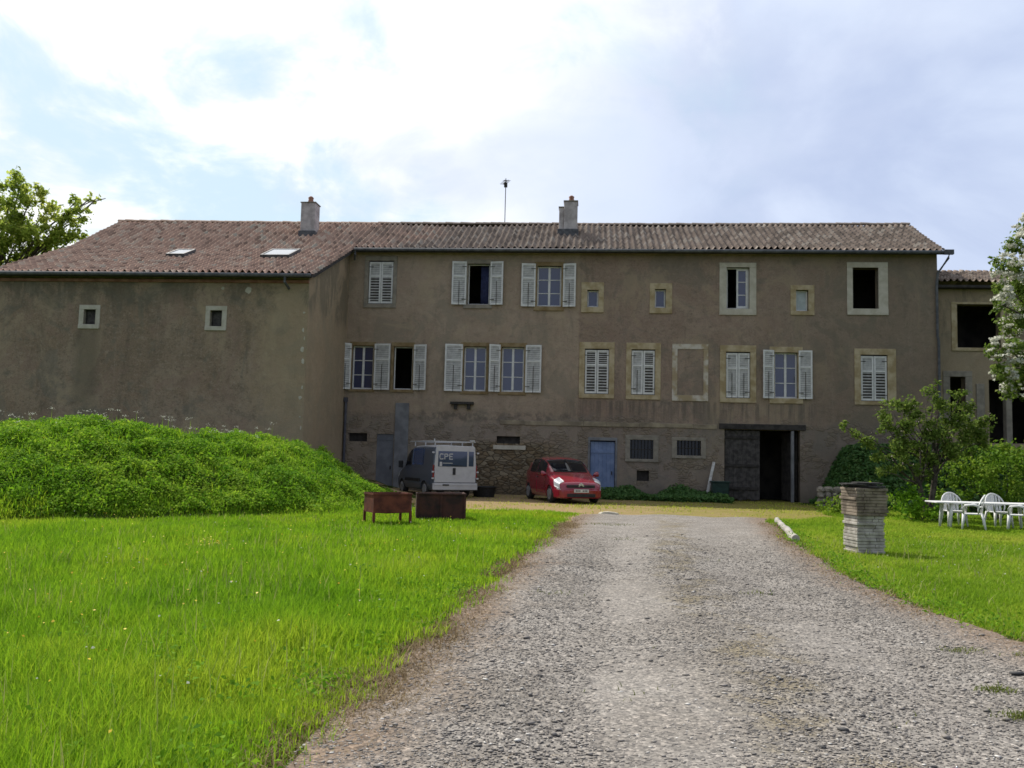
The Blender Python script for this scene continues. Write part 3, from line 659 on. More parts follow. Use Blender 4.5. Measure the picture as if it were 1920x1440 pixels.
def skylight(u0, u1, v0, v1):
    a = math.atan2(roof_z(v1) - roof_z(v0), v1 - v0); T = Matrix.Translation((u0, v0, roof_z(v0) + .10)) @ Matrix.Rotation(a, 4, 'X'); l = (v1 - v0) / math.cos(a); w_ = u1 - u0
    f = MB(); f.box(0, w_, 0, .09, -.1, .07, T); f.box(0, w_, l - .09, l, -.1, .07, T); f.box(0, .09, .091, l - .091, -.1, .07, T); f.box(w_ - .09, w_, .091, l - .091, -.1, .07, T)
    s = obj('skylight', f, M['lead'], house, .01); obj('pane', MB().box(.091, w_ - .091, .091, l - .091, 0, .05, T), M['skylight'], s)
skylight(-15.25, -14.4, -2.6, -1.45); skylight(-10.9, -9.6, -2.75, -1.25)

# ================================================================== annex on the right
ann = thing('annex', 'lower rough annex with big dark opening joined to the right end of the farmhouse', 'annex', W(UR, 1.0), -PSI)
ah = [(1.2, 3.05, 7.0, 8.95), (.85, 1.5, 3.7, 5.7), (2.5, 4.2, 2.8, 5.6)]
aw = MB(); sheet(aw, .02, 8.5, 0, 9.75, ah, 0, .45); aw.add([(8.5, 0, 0), (8.5, 6, 0), (8.5, 6, 9.7), (8.5, 3, 11), (8.5, 0, 9.75)], [(0, 1, 2, 3, 4)])
M['annex'] = wall_material('roughcast_annex', (.20, .155, .115), (.25, .20, .148), (.165, .13, .095), False, (.22, .165, .115))
obj('wall', aw, M['annex'], ann)
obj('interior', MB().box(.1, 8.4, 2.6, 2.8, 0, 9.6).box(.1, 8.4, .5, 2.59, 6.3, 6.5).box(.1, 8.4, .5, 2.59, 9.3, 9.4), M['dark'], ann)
for (a, b_, c_, d_), f_, st_ in ((ah[0], (.95, 3.2, 6.85, 9.05), 'sand'), (ah[1], (.55, 1.8, 3.5, 5.95), 'greyst')):
    mb = MB(); stone_ring(mb, f_[0], f_[1], f_[2], f_[3], a, b_, c_, d_, -.03, .25); obj('window', mb, M[st_], ann, .015)
obj('stone_post', MB().box(1.95, 2.3, -.06, .3, 2.4, 5.4), M['greyst'], ann, .02); obj('stone_post', MB().box(3.2, 3.45, -.04, .3, 2.6, 5.2), M['greyst'], ann, .02)
P0, Q0, uv0 = tile_grid(0.05, 8.7, 0, 3)
P0 = P0.copy(); P0[:, 2] = P0[:, 2] - np.interp(P0[:, 1], PV, PZ); P0[:, 2] += 9.85 + (P0[:, 1]) * .38; P0[:, 1] -= .4
P0 = np.concatenate([P0, [(.05, 2.6, 11.0), (8.7, 2.6, 11.0), (8.7, 6.4, 9.6), (.05, 6.4, 9.6)]]); n0 = len(P0)
np_mesh('roof', P0, np.concatenate([Q0, [[n0 - 4, n0 - 3, n0 - 2, n0 - 1]]]), mat=M['tile'], parent=ann, uv=np.concatenate([uv0, [(0, 0), (30, 0), (30, 10), (0, 10)]]))
obj('eave_board', MB().box(.02, 8.6, -.42, 0, 9.62, 9.74), M['dark_wood'], ann, .01)

# ================================================================== vehicles
def pchip(xk, yk, x): # smooth-ish interpolation
    xk = np.array(xk, float); yk = np.array(yk, float); x = np.asarray(x, float)
    h = np.diff(xk); dlt = np.diff(yk) / h; mm = np.zeros(len(xk)); mm[0] = dlt[0]; mm[-1] = dlt[-1]
    for i in range(1, len(xk) - 1):
        mm[i] = 0 if dlt[i - 1] * dlt[i] <= 0 else 2 / (1 / dlt[i - 1] + 1 / dlt[i])
    i = np.clip(np.searchsorted(xk, x) - 1, 0, len(h) - 1); t = (x - xk[i]) / h[i]
    return (2 * t**3 - 3 * t**2 + 1) * yk[i] + (t**3 - 2 * t**2 + t) * h[i] * mm[i] + (-2 * t**3 + 3 * t**2) * yk[i + 1] + (t**3 - t**2) * h[i] * mm[i + 1]
class Body:
    """car shell: y = distance from the nose; section parameter b in 0..6 from the sill to the roof centre line"""
    def __init__(s, L, Wd, top, plan, belt, sill=.2, tum=.2, arch=()):
        s.L, s.Wd, s.top, s.plan, s.belt, s.sill, s.tum, s.arch = L, Wd, top, plan, belt, sill, tum, arch
    def S(s, y, b, side=1):
        zt = float(pchip(*s.top, y)); hw = s.Wd / 2 * float(pchip(*s.plan, y)); be = float(pchip(*s.belt, y)); be = min(be, zt - .05); sl = s.sill
        k = max(0, min(1, (zt - be) / .55)); t = s.tum * k
        xs_ = [.93, 1.0, 1.0, .975, 1 - .30 * (1 - k) - t * .85, .78 - t * .75 - .12 * (1 - k), 0]
        zs_ = [sl, sl + (be - sl) * .3, sl + (be - sl) * .65, be, be + (zt - be) * .80, zt - .015 - .03 * k, zt]
        x = float(pchip(range(7), xs_, b)); z = float(pchip(range(7), zs_, b))
        for ya, ra in s.arch:
            if abs(y - ya) < ra and z < math.sqrt(ra * ra - (y - ya) ** 2) + .28 and b <= 2: z = math.sqrt(ra * ra - (y - ya) ** 2) + .28
        return Vector((side * hw * x, s.L / 2 - y, z))
    def shell(s, ny=64, nb=24):
        mb = MB(); yy = np.linspace(0, s.L, ny); bb = np.linspace(0, 6, nb)
        rows = []
        for y in yy: rows.append([s.S(y, b, 1) for b in bb] + [s.S(y, b, -1) for b in bb[::-1][1:]])
        n = len(rows[0]); vs = [p for r in rows for p in r]; fs = []
        for i in range(ny - 1):
            for k in range(n - 1): fs.append((i * n + k, i * n + k + 1, (i + 1) * n + k + 1, (i + 1) * n + k))
            fs.append((i * n + n - 1, i * n, (i + 1) * n, (i + 1) * n + n - 1))
        fs.append(tuple(range(n - 1, -1, -1))); fs.append(tuple(range((ny - 1) * n, ny * n)))
        return mb.add(vs, fs)
    def patch(s, ya, yb, ba, bb_, side=1, off=.008, n=10, both=False):
        """panel following the shell; ya, yb may be functions of b"""
        fa = ya if callable(ya) else (lambda b: ya); fb = yb if callable(yb) else (lambda b: yb); mb = MB()
        def pt(i, j):
            b = ba + (bb_ - ba) * i / n; y = fa(b) + (fb(b) - fa(b)) * j / n
            p = s.S(y, b, side); e = .02
            du = s.S(min(y + e, s.L), b, side) - s.S(max(y - e, 0), b, side); dv = s.S(y, min(b + e, 6), side) - s.S(y, max(b - e, 0), side)
            nn = du.cross(dv).normalized(); nn = nn if nn.dot(p - Vector((0, p.y * .9, .6))) > 0 else -nn
            return p, nn
        g = [[pt(i, j) for j in range(n + 1)] for i in range(n + 1)]
        vs = [p + nn * off for r in g for p, nn in r] + [p - nn * .01 for r in g for p, nn in r]; N1 = n + 1; o = N1 * N1; fs = []
        for i in range(n):
            for j in range(n):
                a = i * N1 + j; fs.append((a, a + 1, a + N1 + 1, a + N1)); 
        rim = [j for j in range(N1)] + [i * N1 + n for i in range(1, N1)] + [n * N1 + j for j in range(n - 1, -1, -1)] + [i * N1 for i in range(n - 1, 0, -1)]
        for k in range(len(rim)): a, b = rim[k], rim[(k + 1) % len(rim)]; fs.append((a, b, b + o, a + o))
        mb.add(vs, fs)
        if both:
            c = len(mb.v); mb.v += [(-x, y, z) for x, y, z in mb.v[:c]]; mb.f += [tuple(i + c for i in f[::-1]) for f in mb.f]
        return mb
def paint(name, c, rough=.3, coat=.6):
    m, q, b, _ = newmat(name); oc = q.new('ShaderNodeTexCoord').outputs['Object']
    q.put(b.inputs['Base Color'], q.mix(q.sstep(q.noise(oc, 4, 5, .6), .45, .75), c, tuple(v * .82 + .015 for v in c)))
    b.inputs['Roughness'].default_value = rough; b.inputs['Coat Weight'].default_value = coat; b.inputs['Coat Roughness'].default_value = .08
    return m
M['red'] = paint('red_paint', (.25, .004, .022), .18, 1.0); M['slate'] = paint('dark_blue_paint', (.06, .075, .105), .35, .5); M['van_white'] = paint('van_white', (.50, .49, .49), .4, .3)
M['rubber'] = pmat('rubber', (.012, .012, .012), (.03, .03, .03), 8, .8, .1); M['rim'] = pmat('wheel_rim', (.3, .3, .31), (.42, .42, .43), 5, .4, 0, metal=.6)
M['plastic'] = pmat('black_plastic', (.012, .012, .013), (.025, .025, .026), 6, .6, .05); M['lamp'] = pmat('headlamp', (.42, .44, .46), (.6, .62, .64), 6, .3, 0, spec=.5)
M['chrome'] = pmat('chrome', (.7, .7, .72), (.8, .8, .82), 5, .2, 0, metal=.9); M['plate'] = pmat('number_plate', (.55, .55, .52), (.68, .68, .64), 5, .5, 0)
M['tail'] = pmat('tail_lamp', (.18, .01, .01), (.3, .02, .015), 5, .3, 0)
def wheel(parent, x, y, r, side, w_=.19):
    mb = MB(); a = .5 * w_
    mb.tube([(x - side * a, y, r), (x - side * a * .6, y, r), (x + side * a * .6, y, r), (x + side * a, y, r)], [r * .93, r, r, r * .9], 28)
    t = obj('wheel', mb, M['rubber'], parent, smooth=False)
    h = MB(); h.tube([(x + side * a * .9, y, r), (x + side * (a + .006), y, r), (x + side * (a + .014), y, r)], [r * .66, r * .64, r * .2], 24)
    for k in range(5): an = k / 5 * 6.283; h.box(-.03, .03, .08 * r / .3, r * .58, -.006, .006, Matrix.Translation((x + side * (a + .016), y, r)) @ Matrix.Rotation(R(90), 4, 'Y') @ Matrix.Rotation(an, 4, 'Z'))
    obj('rim', h, M['rim'], t); return t

car = thing('parked_car', 'red rounded hatchback people carrier parked nose out in front of the blue door', 'car', (2.05, 34.75, 0), 195); car.scale = (1.1, 1.06, 1.07)
CB = Body(4.2, 1.75, ([0, .08, .3, .75, 1.0, 1.3, 1.7, 2.1, 2.6, 3.2, 3.75, 4.05, 4.2], [.58, .74, .83, .98, 1.06, 1.24, 1.46, 1.59, 1.635, 1.60, 1.46, 1.18, .95]),
          ([0, .12, .4, 1, 2, 3.2, 3.9, 4.2], [.74, .86, .95, 1, 1, .99, .94, .84]), ([0, .5, 1, 2, 4.2], [.62, .80, .90, .97, 1.02]), .2, .24, ((.82, .36), (3.5, .36)))
obj('body', CB.shell(), M['red'], car, smooth=True)
obj('windscreen', CB.patch(lambda b: 1.02 + .05 * (6 - b), lambda b: 1.86 + .03 * (6 - b), 4.35, 6, 1, .008, 10, True), M['glass_dark'], car, smooth=True)
for s_ in (1, -1):
    obj('side_window', CB.patch(lambda b: 1.32 + .32 * (b - 3.1), lambda b: 2.35, 3.12, 4.15, s_), M['glass_dark'], car, smooth=True)
    obj('side_window', CB.patch(lambda b: 2.42, lambda b: 3.3 - .1 * (b - 3.1), 3.12, 4.15, s_), M['glass_dark'], car, smooth=True)
    obj('headlight', CB.patch(lambda b: .05 + .05 * (b - 2), lambda b: .34 + .12 * (b - 2.2), 2.25, 4.1, s_, .012), M['lamp'], car, smooth=True)
    obj('indicator', CB.patch(.04, .2, 1.95, 2.2, s_, .012), M['lamp'], car, smooth=True)
    m_ = MB(); m_.tube([(s_ * .86, .92, .98), (s_ * .95, .9, 1.0), (s_ * 1.03, .88, 1.02), (s_ * 1.06, .88, 1.02)], [.03, .09, .1, .05], 10); obj('wing_mirror', m_, M['red'], car, smooth=True)
    obj('door', CB.patch(lambda b: 1.3, lambda b: 2.38, .55, 3.05, s_, .004), M['red'], car, smooth=True)
    obj('door_handle', MB().box(s_ * .87 - .02, s_ * .87 + .02, -.25, -.08, .86, .9), M['plastic'], car, .005)
    for y in (.82, 3.5): wheel(car, s_ * .76, 2.1 - y, .31, s_)
obj('bumper', MB().prism([(-.86, 1.72), (-.74, 2.06), (-.4, 2.17), (.4, 2.17), (.74, 2.06), (.86, 1.72), (.7, 1.7), (-.7, 1.7)], lambda p, t: (p[0], p[1], t), .2, .52), M['red'], car, .05)
obj('grille', MB().box(-.5, .5, 2.075, 2.125, .56, .66), M['plastic'], car, .015); obj('air_intake', MB().box(-.5, .5, 2.16, 2.185, .24, .36), M['plastic'], car, .01)
pl_ = obj('number_plate', MB().box(-.26, .26, 2.172, 2.19, .40, .51), M['plate'], car, .004)
ch = MB()
for k in range(7):
    if k != 3: obj('plate_mark', MB().box(-.2 + k * .062, -.165 + k * .062, 2.191, 2.193, .425, .485), M['plastic'], pl_)
em = MB()
for z in (.595, .64):
    em.prism([(-.09, z), (0, z + .06), (.09, z), (.09, z + .03), (0, z + .09), (-.09, z + .03)], lambda p, t: (p[0], t, p[1]), 2.125, 2.15)
obj('emblem', em, M['chrome'], car)

van = thing('parked_van', 'dark blue delivery van with white rear doors, roof rack and window lettering', 'van', (-3.13, 36.70, 0), 26)
VBd = Body(4.45, 1.9, ([0, .1, .45, .9, 1.25, 1.7, 2.0, 3, 4.2, 4.45], [.75, .95, 1.12, 1.3, 1.62, 1.96, 2.06, 2.09, 2.07, 2.0]),
           ([0, .15, .5, 1.2, 4.2, 4.45], [.78, .9, .97, 1, 1, .97]), ([0, .6, 1.2, 2, 4.45], [.72, .98, 1.12, 1.15, 1.15]), .3, .1, ((.85, .39), (3.55, .39)))
obj('body', VBd.shell(), M['slate'], van, smooth=True)
obj('windscreen', VBd.patch(lambda b: .98 + .03 * (6 - b), lambda b: 1.6 + .03 * (6 - b), 4.3, 6, 1, .01, 10, True), M['glass_dark'], van, smooth=True)
obj('roof_panel', VBd.patch(2.1, 4.42, 4.55, 6, 1, .012, 8, True), M['van_white'], van, smooth=True)
M['bluegl'] = glassmat('tinted_glass', (.025, .05, .12), .06, 1.8)
for s_ in (1, -1):
    obj('side_window', VBd.patch(lambda b: 1.25 + .25 * (b - 3.1), lambda b: 1.95, 3.15, 4.2, s_), M['glass_dark'], van, smooth=True)
    obj('side_window', VBd.patch(2.1, 3.35, 3.2, 4.2, s_), M['bluegl'], van, smooth=True)
    obj('trim_strip', VBd.patch(1.3, 3.1, 1.2, 1.6, s_, .012), M['plastic'], van, smooth=True)
    obj('headlight', VBd.patch(.06, .5, 2.3, 3.6, s_, .01), M['lamp'], van, smooth=True)
    m_ = MB(); m_.box(s_ * 1.07 - .1, s_ * 1.07 + .1, 1.12, 1.2, 1.12, 1.42); obj('wing_mirror', m_, M['plastic'], van, .03)
    obj('tail_light', MB().box(s_ * .905 - .025, s_ * .905 + .025, -2.26, -2.2, .8, 1.3), M['tail'], van, .01)
    for y in (.85, 3.55): wheel(van, s_ * .82, 2.225 - y, .33, s_, .2)
tg = obj('tailgate', MB().prism([(-.87, .62), (.87, .62), (.875, 1.3), (.82, 2.0), (.76, 2.055), (-.76, 2.055), (-.82, 2.0), (-.875, 1.3)], lambda p, t: (p[0], t, p[1]), -2.285, -2.2), M['van_white'], van, .02)
obj('rear_window', MB().box(-.74, .48, -2.296, -2.286, 1.24, 1.84), M['glass'], tg, .004); obj('rear_window', MB().box(.55, .76, -2.296, -2.286, 1.26, 1.84), M['glass'], tg, .004)
obj('window_wiper', MB().box(-.2, .3, -2.31, -2.297, 1.27, 1.29), M['plastic'], tg)
obj('handle', MB().box(-.12, 0, -2.31, -2.286, .92, 1.19), M['plastic'], tg, .015)
rbp = obj('rear_bumper', MB().box(-.93, .93, -2.33, -2.2, .34, .60).box(-.9, .9, -2.345, -2.331, .5, .56), M['van_white'], van, .03)
obj('plate_recess', MB().box(-.55, -.28, -2.352, -2.34, .5, .555), M['plastic'], rbp)
for s_ in (1, -1):
    for z in (.75, 1.0, 1.75): obj('hinge', MB().box(s_ * .9, s_ * .99, -2.3, -2.25, z, z + .06), M['van_white'], van, .008)
def strokes(mb, segs, x0, z0, sx, sz, y0, y1, t=.03):
    for (ax, az), (bx, bz) in segs:
        a = Vector((x0 + ax * sx, z0 + az * sz)); b = Vector((x0 + bx * sx, z0 + bz * sz)); dd_ = (b - a).normalized(); n_ = Vector((-dd_.y, dd_.x)) * t / 2; a -= dd_ * t * .3; b += dd_ * t * .3
        mb.prism([tuple(a - n_), tuple(b - n_), tuple(b + n_), tuple(a + n_)], lambda p, q_: (p[0], q_, p[1]), y0, y1)
LT = {'C': [((1, .95), (.25, 1)), ((.25, 1), (0, .7)), ((0, .7), (0, .3)), ((0, .3), (.25, 0)), ((.25, 0), (1, .05))],
      'P': [((0, 0), (0, 1)), ((0, 1), (.85, .95)), ((.85, .95), (.95, .6)), ((.95, .6), (0, .48))],
      'E': [((0, 0), (0, 1)), ((0, 1), (.9, 1)), ((0, .5), (.75, .5)), ((0, 0), (.9, 0))]}
lm = MB()
for i, c_ in enumerate('CPE'): strokes(lm, LT[c_], -.68 + i * .205, 1.53, .14, .2, -2.302, -2.2965, .035)
lm.box(-.55, -.14, -2.302, -2.2965, 1.36, 1.385); lm.box(-.68, -.58, -2.302, -2.2965, 1.25, 1.42)
obj('lettering', lm, M['van_white'], tg)
rk = MB()
for y in (-2.05, -1.0, .2): rk.box(-.85, .85, y - .025, y + .025, 2.2, 2.24)
for s_ in (1, -1): rk.tube([(s_ * .86, -2.15, 2.22), (s_ * .86, .6, 2.22)], .025, 8)
for s_ in (1, -1):
    for y in (-2.05, -1.0, .2): rk.box(s_ * .8 - .02, s_ * .8 + .02, y - .02, y + .02, 2.03, 2.21)
rk.box(-.86, -.82, -2.1, -2.06, 2.2, 2.32); rk.box(.7, .86, -2.12, -2.0, 2.24, 2.3)
obj('roof_rack', rk, M['van_white'], van)

# ================================================================== yard things
M['rust'] = pmat('rusty_steel', (.075, .018, .011), (.16, .042, .022), 3.5, .8, .3, 30); M['rust_dark'] = pmat('burnt_rust', (.022, .013, .012), (.075, .028, .02), 3, .85, .3, 25)
M['plas_white'] = pmat('white_garden_plastic', (.62, .62, .61), (.74, .74, .73), 5, .5, .05)
fb = thing('fire_trough', 'rusty brown steel trough standing on four legs in the long grass', 'fire trough', (-2.87, 21.0, 0), 28)
t = MB(); sx, sy, za, zb = .47, .34, .30, .74
o_ = [(-sx, -sy), (sx, -sy), (sx, sy), (-sx, sy)]; vs = [(x, y, zb) for x, y in o_] + [(x, y, za) for x, y in o_] + [(x * .93, y * .93, zb) for x, y in o_] + [(x * .93, y * .93, za + .05) for x, y in o_] + [(0, 0, za - .04)]
fs = [(i, i + 4, (i + 1) % 4 + 4, (i + 1) % 4) for i in range(4)] + [(i, (i + 1) % 4, (i + 1) % 4 + 8, i + 8) for i in range(4)] + [(i + 8, (i + 1) % 4 + 8, (i + 1) % 4 + 12, i + 12) for i in range(4)] + [(12, 13, 14, 15)] + [(i + 4, 16, (i + 1) % 4 + 4) for i in range(4)]
t.add(vs, fs); obj('trough', t, M['rust'], fb)
for x, y in o_: obj('leg', MB().box(x * .96 - .028, x * .96 + .028, y * .96 - .028, y * .96 + .028, -.05, za + .04), M['rust'], fb, .004)
obj('rim', MB().box(-sx - .01, sx + .01, -sy - .015, -sy, zb - .03, zb + .012).box(-sx - .01, sx + .01, sy, sy + .015, zb - .03, zb + .012).box(-sx - .015, -sx, -sy, sy, zb - .03, zb + .012).box(sx, sx + .015, -sy, sy, zb - .03, zb + .012), M['rust'], fb)
fx = thing('fire_box', 'dark burnt metal box sunk in the grass in front of the van', 'metal box', (-1.78, 22.95, 0), 8)
t = MB(); sx, sy, za, zb = .62, .42, -.05, .68
o_ = [(-sx, -sy), (sx, -sy), (sx, sy), (-sx, sy)]; vs = [(x, y, zb + .03 * (x > 0)) for x, y in o_] + [(x, y, za) for x, y in o_] + [(x * .95, y * .93, zb) for x, y in o_] + [(x * .95, y * .93, .1) for x, y in o_]
t.add(vs, fs[:13]); obj('shell', t, M['rust_dark'], fx)
for x in (-.6, 0, .6): obj('rib', MB().box(x - .03, x + .03, -sy - .025, -sy - .001, -.05, .66), M['rust_dark'], fx, .004)
obj('lid_edge', MB().box(-sx - .02, sx + .02, -sy - .03, -sy - .001, .662, .70), M['rust_dark'], fx, .005)
obj('wooden_stake', MB().tube([(-2.62, 23.6, -.1), (-2.61, 23.6, .25), (-2.63, 23.61, .52)], [.035, .033, .03], 7), M['old_white'], None, label='thin pale wooden stake between the rusty trough and the dark metal box', category='stake')
def rock(mb, c, r, rr, flat=.6):
    n1, n2 = 5, 8; c = Vector(c); vs = [c + Vector((0, 0, r[2])), c - Vector((0, 0, r[2]))]; ring = []
    for i in range(1, n1):
        ph = math.pi * i / n1
        for k in range(n2):
            a = 6.283 * k / n2; j = rr.uniform(.82, 1.12); vs.append(c + Vector((math.sin(ph) ** .6 * math.cos(a) * r[0] * j, math.sin(ph) ** .6 * math.sin(a) * r[1] * j, math.cos(ph) * r[2] * j)))
    f_ = []
    for k in range(n2): f_.append((0, 2 + k, 2 + (k + 1) % n2)); b0 = 2 + (n1 - 2) * n2; f_.append((1, b0 + (k + 1) % n2, b0 + k))
    for i in range(n1 - 2):
        for k in range(n2): a = 2 + i * n2; f_.append((a + k, a + n2 + k, a + n2 + (k + 1) % n2, a + (k + 1) % n2))
    mb.add(vs, f_)
rr = random.Random(4); mb = MB(); rock(mb, (2.95, 26.5, .05), (.33, .16, .075), rr); obj('stone_slab', mb, M['pale'], None, .01, label='pale flat stone lying on the earth at the far end of the drive', category='stone')
M['bleached'] = pmat('bleached_wood', (.27, .25, .22), (.42, .40, .36), 1.2, .9, .3, 20)
lg = MB(); a = Vector((7.45, 24.7, .10)); b_ = Vector((6.05, 18.7, .085)); rr = random.Random(2)
lg.tube([a + (b_ - a) * k / 12 + Vector((rr.uniform(-.015, .015), 0, rr.uniform(-.012, .012))) for k in range(13)], [.07 + .0012 * k + rr.uniform(-.005, .005) for k in range(13)], 12); obj('log', lg, M['bleached'], None, .01, smooth=False, label='long pale weathered log lying along the right edge of the gravel drive', category='log')

# stacked-stone pillar
pt = thing('stone_pillar', 'squat pillar of pale stone courses with brick upper part and dark slate top on the right lawn', 'stone pillar', (6.78, 16.95, 0), 6)
M['brick'] = pmat('brown_brick', (.135, .108, .08), (.28, .23, .175), 5, .95, .5, 30); M['layer'] = pmat('layered_stone', (.26, .235, .20), (.50, .47, .42), 5, .95, .7, 22, lo=.3, hi=.7); M['slate_top'] = pmat('slate', (.025, .024, .024), (.07, .066, .06), 6, .9, .4)
def courses(name, mat_, z0, z1, half, n, out):
    mb = MB(); h = (z1 - z0) / n; rr = random.Random(n)
    for i in range(n):
        j = rr.uniform(-.012, .012); k = rr.uniform(-.012, .012); e = half + out + rr.uniform(-.012, .012)
        cuts = sorted([-e + j] + [rr.uniform(-e * .6, e * .6) for _ in range(1 + i % 2)] + [e + j])
        for a, c in zip(cuts, cuts[1:]): d1 = rr.uniform(-.01, .01); mb.box(a + .004, c - .004, -e + k + d1, e + k, z0 + i * h + .003, z0 + (i + 1) * h - .003)
        mb.box(-e + .03, e - .03, -e + .03, e - .03, z0 + i * h, z0 + (i + 1) * h + .004)
    return obj(name, mb, mat_, pt, .008)
courses('base', M['layer'], -.05, .72, .275, 13, 0); courses('upper', M['brick'], .72, 1.24, .285, 9, .03)
rr = random.Random(6); mb = MB()
for k in range(7):
    x, y, s_ = rr.uniform(-.12, .12), rr.uniform(-.12, .12), rr.uniform(.22, .36)
    pts = [(x + math.cos(6.283 * i / 7) * s_ * rr.uniform(.8, 1.15), y + math.sin(6.283 * i / 7) * s_ * rr.uniform(.8, 1.15)) for i in range(7)]
    mb.prism(pts, lambda p, t_: (p[0], p[1], t_), 1.243 + k * .014, 1.262 + k * .014 + rr.uniform(0, .01))
obj('slate_cap', mb, M['slate_top'], pt)

# garden furniture
tb = thing('garden_table', 'long white plastic garden table on the right lawn among the chairs', 'table', (13.15, 24.45, 0), -3)
top = MB(); hw, hd = 1.5, .45; rp = []
for cx, cy, a0 in ((hw - .12, hd - .12, 0), (-hw + .12, hd - .12, 90), (-hw + .12, -hd + .12, 180), (hw - .12, -hd + .12, 270)):
    for k in range(6): rp.append((cx + .12 * math.cos(R(a0 + 18 * k)), cy + .12 * math.sin(R(a0 + 18 * k))))
top.prism(rp, lambda p, t_: (p[0], p[1], t_), .70, .735); obj('tabletop', top, M['plas_white'], tb, .008)
for x in (-1.05, 1.05):
    for y in (-.3, .3): obj('leg', MB().tube([(x, y, .70), (x * 1.03, y * 1.05, .35), (x * 1.06, y * 1.1, -.02)], [.055, .042, .034], 10), M['plas_white'], tb, smooth=True)
def make_chair():
    c = thing('garden_chair', 'x', 'chair', group='white plastic garden chairs round the table')
    s = MB(); pr = [(-.20, -.22), (-.235, .1), (-.22, .2), (.22, .2), (.235, .1), (.20, -.22)]
    s.prism(pr, lambda p, t_: (p[0], p[1], t_), .41, .44); s.prism([(-.22, .17), (-.22, .225), (.22, .225), (.22, .17)], lambda p, t_: (p[0], p[1], t_), .38, .435)
    obj('seat', s, M['plas_white'], c, .01)
    b = MB()                                  # arched back leaning to -y
    def bp(x, z): return Vector((x, -.20 - .16 * (z - .42) - .0 + .10 * (x / .27) ** 2, z))
    arch = [bp(.265 * math.cos(R(a_)), .56 + .34 * math.sin(R(a_))) for a_ in range(0, 181, 12)]
    b.tube([bp(.235, .44)] + arch + [bp(-.235, .44)], .019, 8)
    for x in (-.17, -.102, -.034, .034, .102, .17):
        zt = .56 + .34 * math.sqrt(max(0, 1 - (x / .265) ** 2)); p0, p1, p2 = bp(x, .42), bp(x, .6), bp(x, zt)
        w_ = .029; b.add([p0 - Vector((w_, 0, 0)), p0 + Vector((w_, 0, 0)), p1 + Vector((w_, 0, 0)), p1 - Vector((w_, 0, 0)), p2 + Vector((w_, 0, 0)), p2 - Vector((w_, 0, 0))] + [p - Vector((0, .012, 0)) for p in (p0 - Vector((w_, 0, 0)), p0 + Vector((w_, 0, 0)), p1 + Vector((w_, 0, 0)), p1 - Vector((w_, 0, 0)), p2 + Vector((w_, 0, 0)), p2 - Vector((w_, 0, 0)))],
                         [(0, 1, 2, 3), (3, 2, 4, 5), (9, 8, 7, 6), (11, 10, 8, 9), (0, 3, 9, 6), (3, 5, 11, 9), (1, 7, 8, 2), (2, 8, 10, 4)])
    b.tube([bp(-.22, .6), bp(0, .6), bp(.22, .6)], .014, 6)
    obj('backrest', b, M['plas_white'], c, smooth=True)
    for x, y, ox, oy in ((-.2, .19, -.05, .05), (.2, .19, .05, .05), (-.19, -.2, -.05, -.09), (.19, -.2, .05, -.09)):
        obj('leg', MB().tube([(x, y, .43), (x + ox * .5, y + oy * .5, .22), (x + ox, y + oy, 0)], [.045 if y > 0 else .03, .03, .018], 8), M['plas_white'], c, smooth=True)
    for s_ in (-1, 1): obj('armrest', MB().tube([tuple(bp(s_ * .25, .62)), (s_ * .285, -.02, .655), (s_ * .275, .17, .64), (s_ * .25, .2, .58), (s_ * .225, .2, .43)], [.018, .024, .024, .022, .024], 8), M['plas_white'], c, smooth=True)
    return c
ch0 = make_chair()
for i, (x, y, rz, lab) in enumerate([(12.42, 23.75, 62, 'white plastic chair turned sideways in front of the left table end'), (13.62, 23.7, 58, 'white plastic chair at the right picture edge, in front of the table'),
                                     (12.62, 25.15, 176, 'left of the two chairs behind the table, only its round back showing'), (13.88, 25.15, 184, 'right of the two chairs behind the table, only its round back showing')]):
    c = ch0 if i == 0 else dup(ch0); c.location = (x, y, 0); c.rotation_euler = (0, 0, R(rz)); c['label'] = lab; c.scale = (1.08, 1.08, 1.06)

# things along the foot of the facade
M['bin'] = pmat('dark_green_plastic', (.008, .028, .022), (.016, .045, .036), 4, .5, .05)
bn = thing('storage_bin', 'dark green plastic bin standing in the weeds beside the barn door', 'bin', W(9.12, -.75), -PSI)
obj('body', MB().prism([(-.36, -.3), (.36, -.3), (.36, .3), (-.36, .3)], lambda p, t_: (p[0] * (.86 + .14 * t_ / .8), p[1] * (.86 + .14 * t_ / .8), t_), -.02, .8), M['bin'], bn, .03)
obj('lid', MB().box(-.4, .4, -.34, .34, .802, .86), M['bin'], bn, .02)
o = obj('leaning_plank', MB().box(-.06, .06, -.02, .02, 0, 1.75), M['old_white'], None, .006, label='pale plank leaning against the wall beside the green bin', category='plank'); o.location = W(8.55, -.62, .05); o.rotation_euler = (R(-17), R(14), R(-PSI))
tbk = thing('feed_tub', 'low dark tub on the ground between the van and the red car', 'tub', (-1.05, 36.6, 0), 10)
t = MB(); t.tube([(0, 0, 0), (0, 0, .38), (0, 0, .42), (0, 0, .40), (0, 0, .05)], [.42, .5, .54, .47, .38], 24); obj('shell', t, M['plastic'], tbk)
obj('rim', MB().tube([(.53 * math.cos(k / 24 * 6.2832), .53 * math.sin(k / 24 * 6.2832), .42) for k in range(25)], .025, 6), M['plastic'], tbk, smooth=True)
rw = MB(); rr = random.Random(12)
for i in range(4):
    x = 0
    while x < 2.3:
        w_ = rr.uniform(.22, .45); rock(rw, (x + w_ / 2, rr.uniform(-.04, .04), .12 + i * .22), (w_ * .56, .2, .135), rr); x += w_
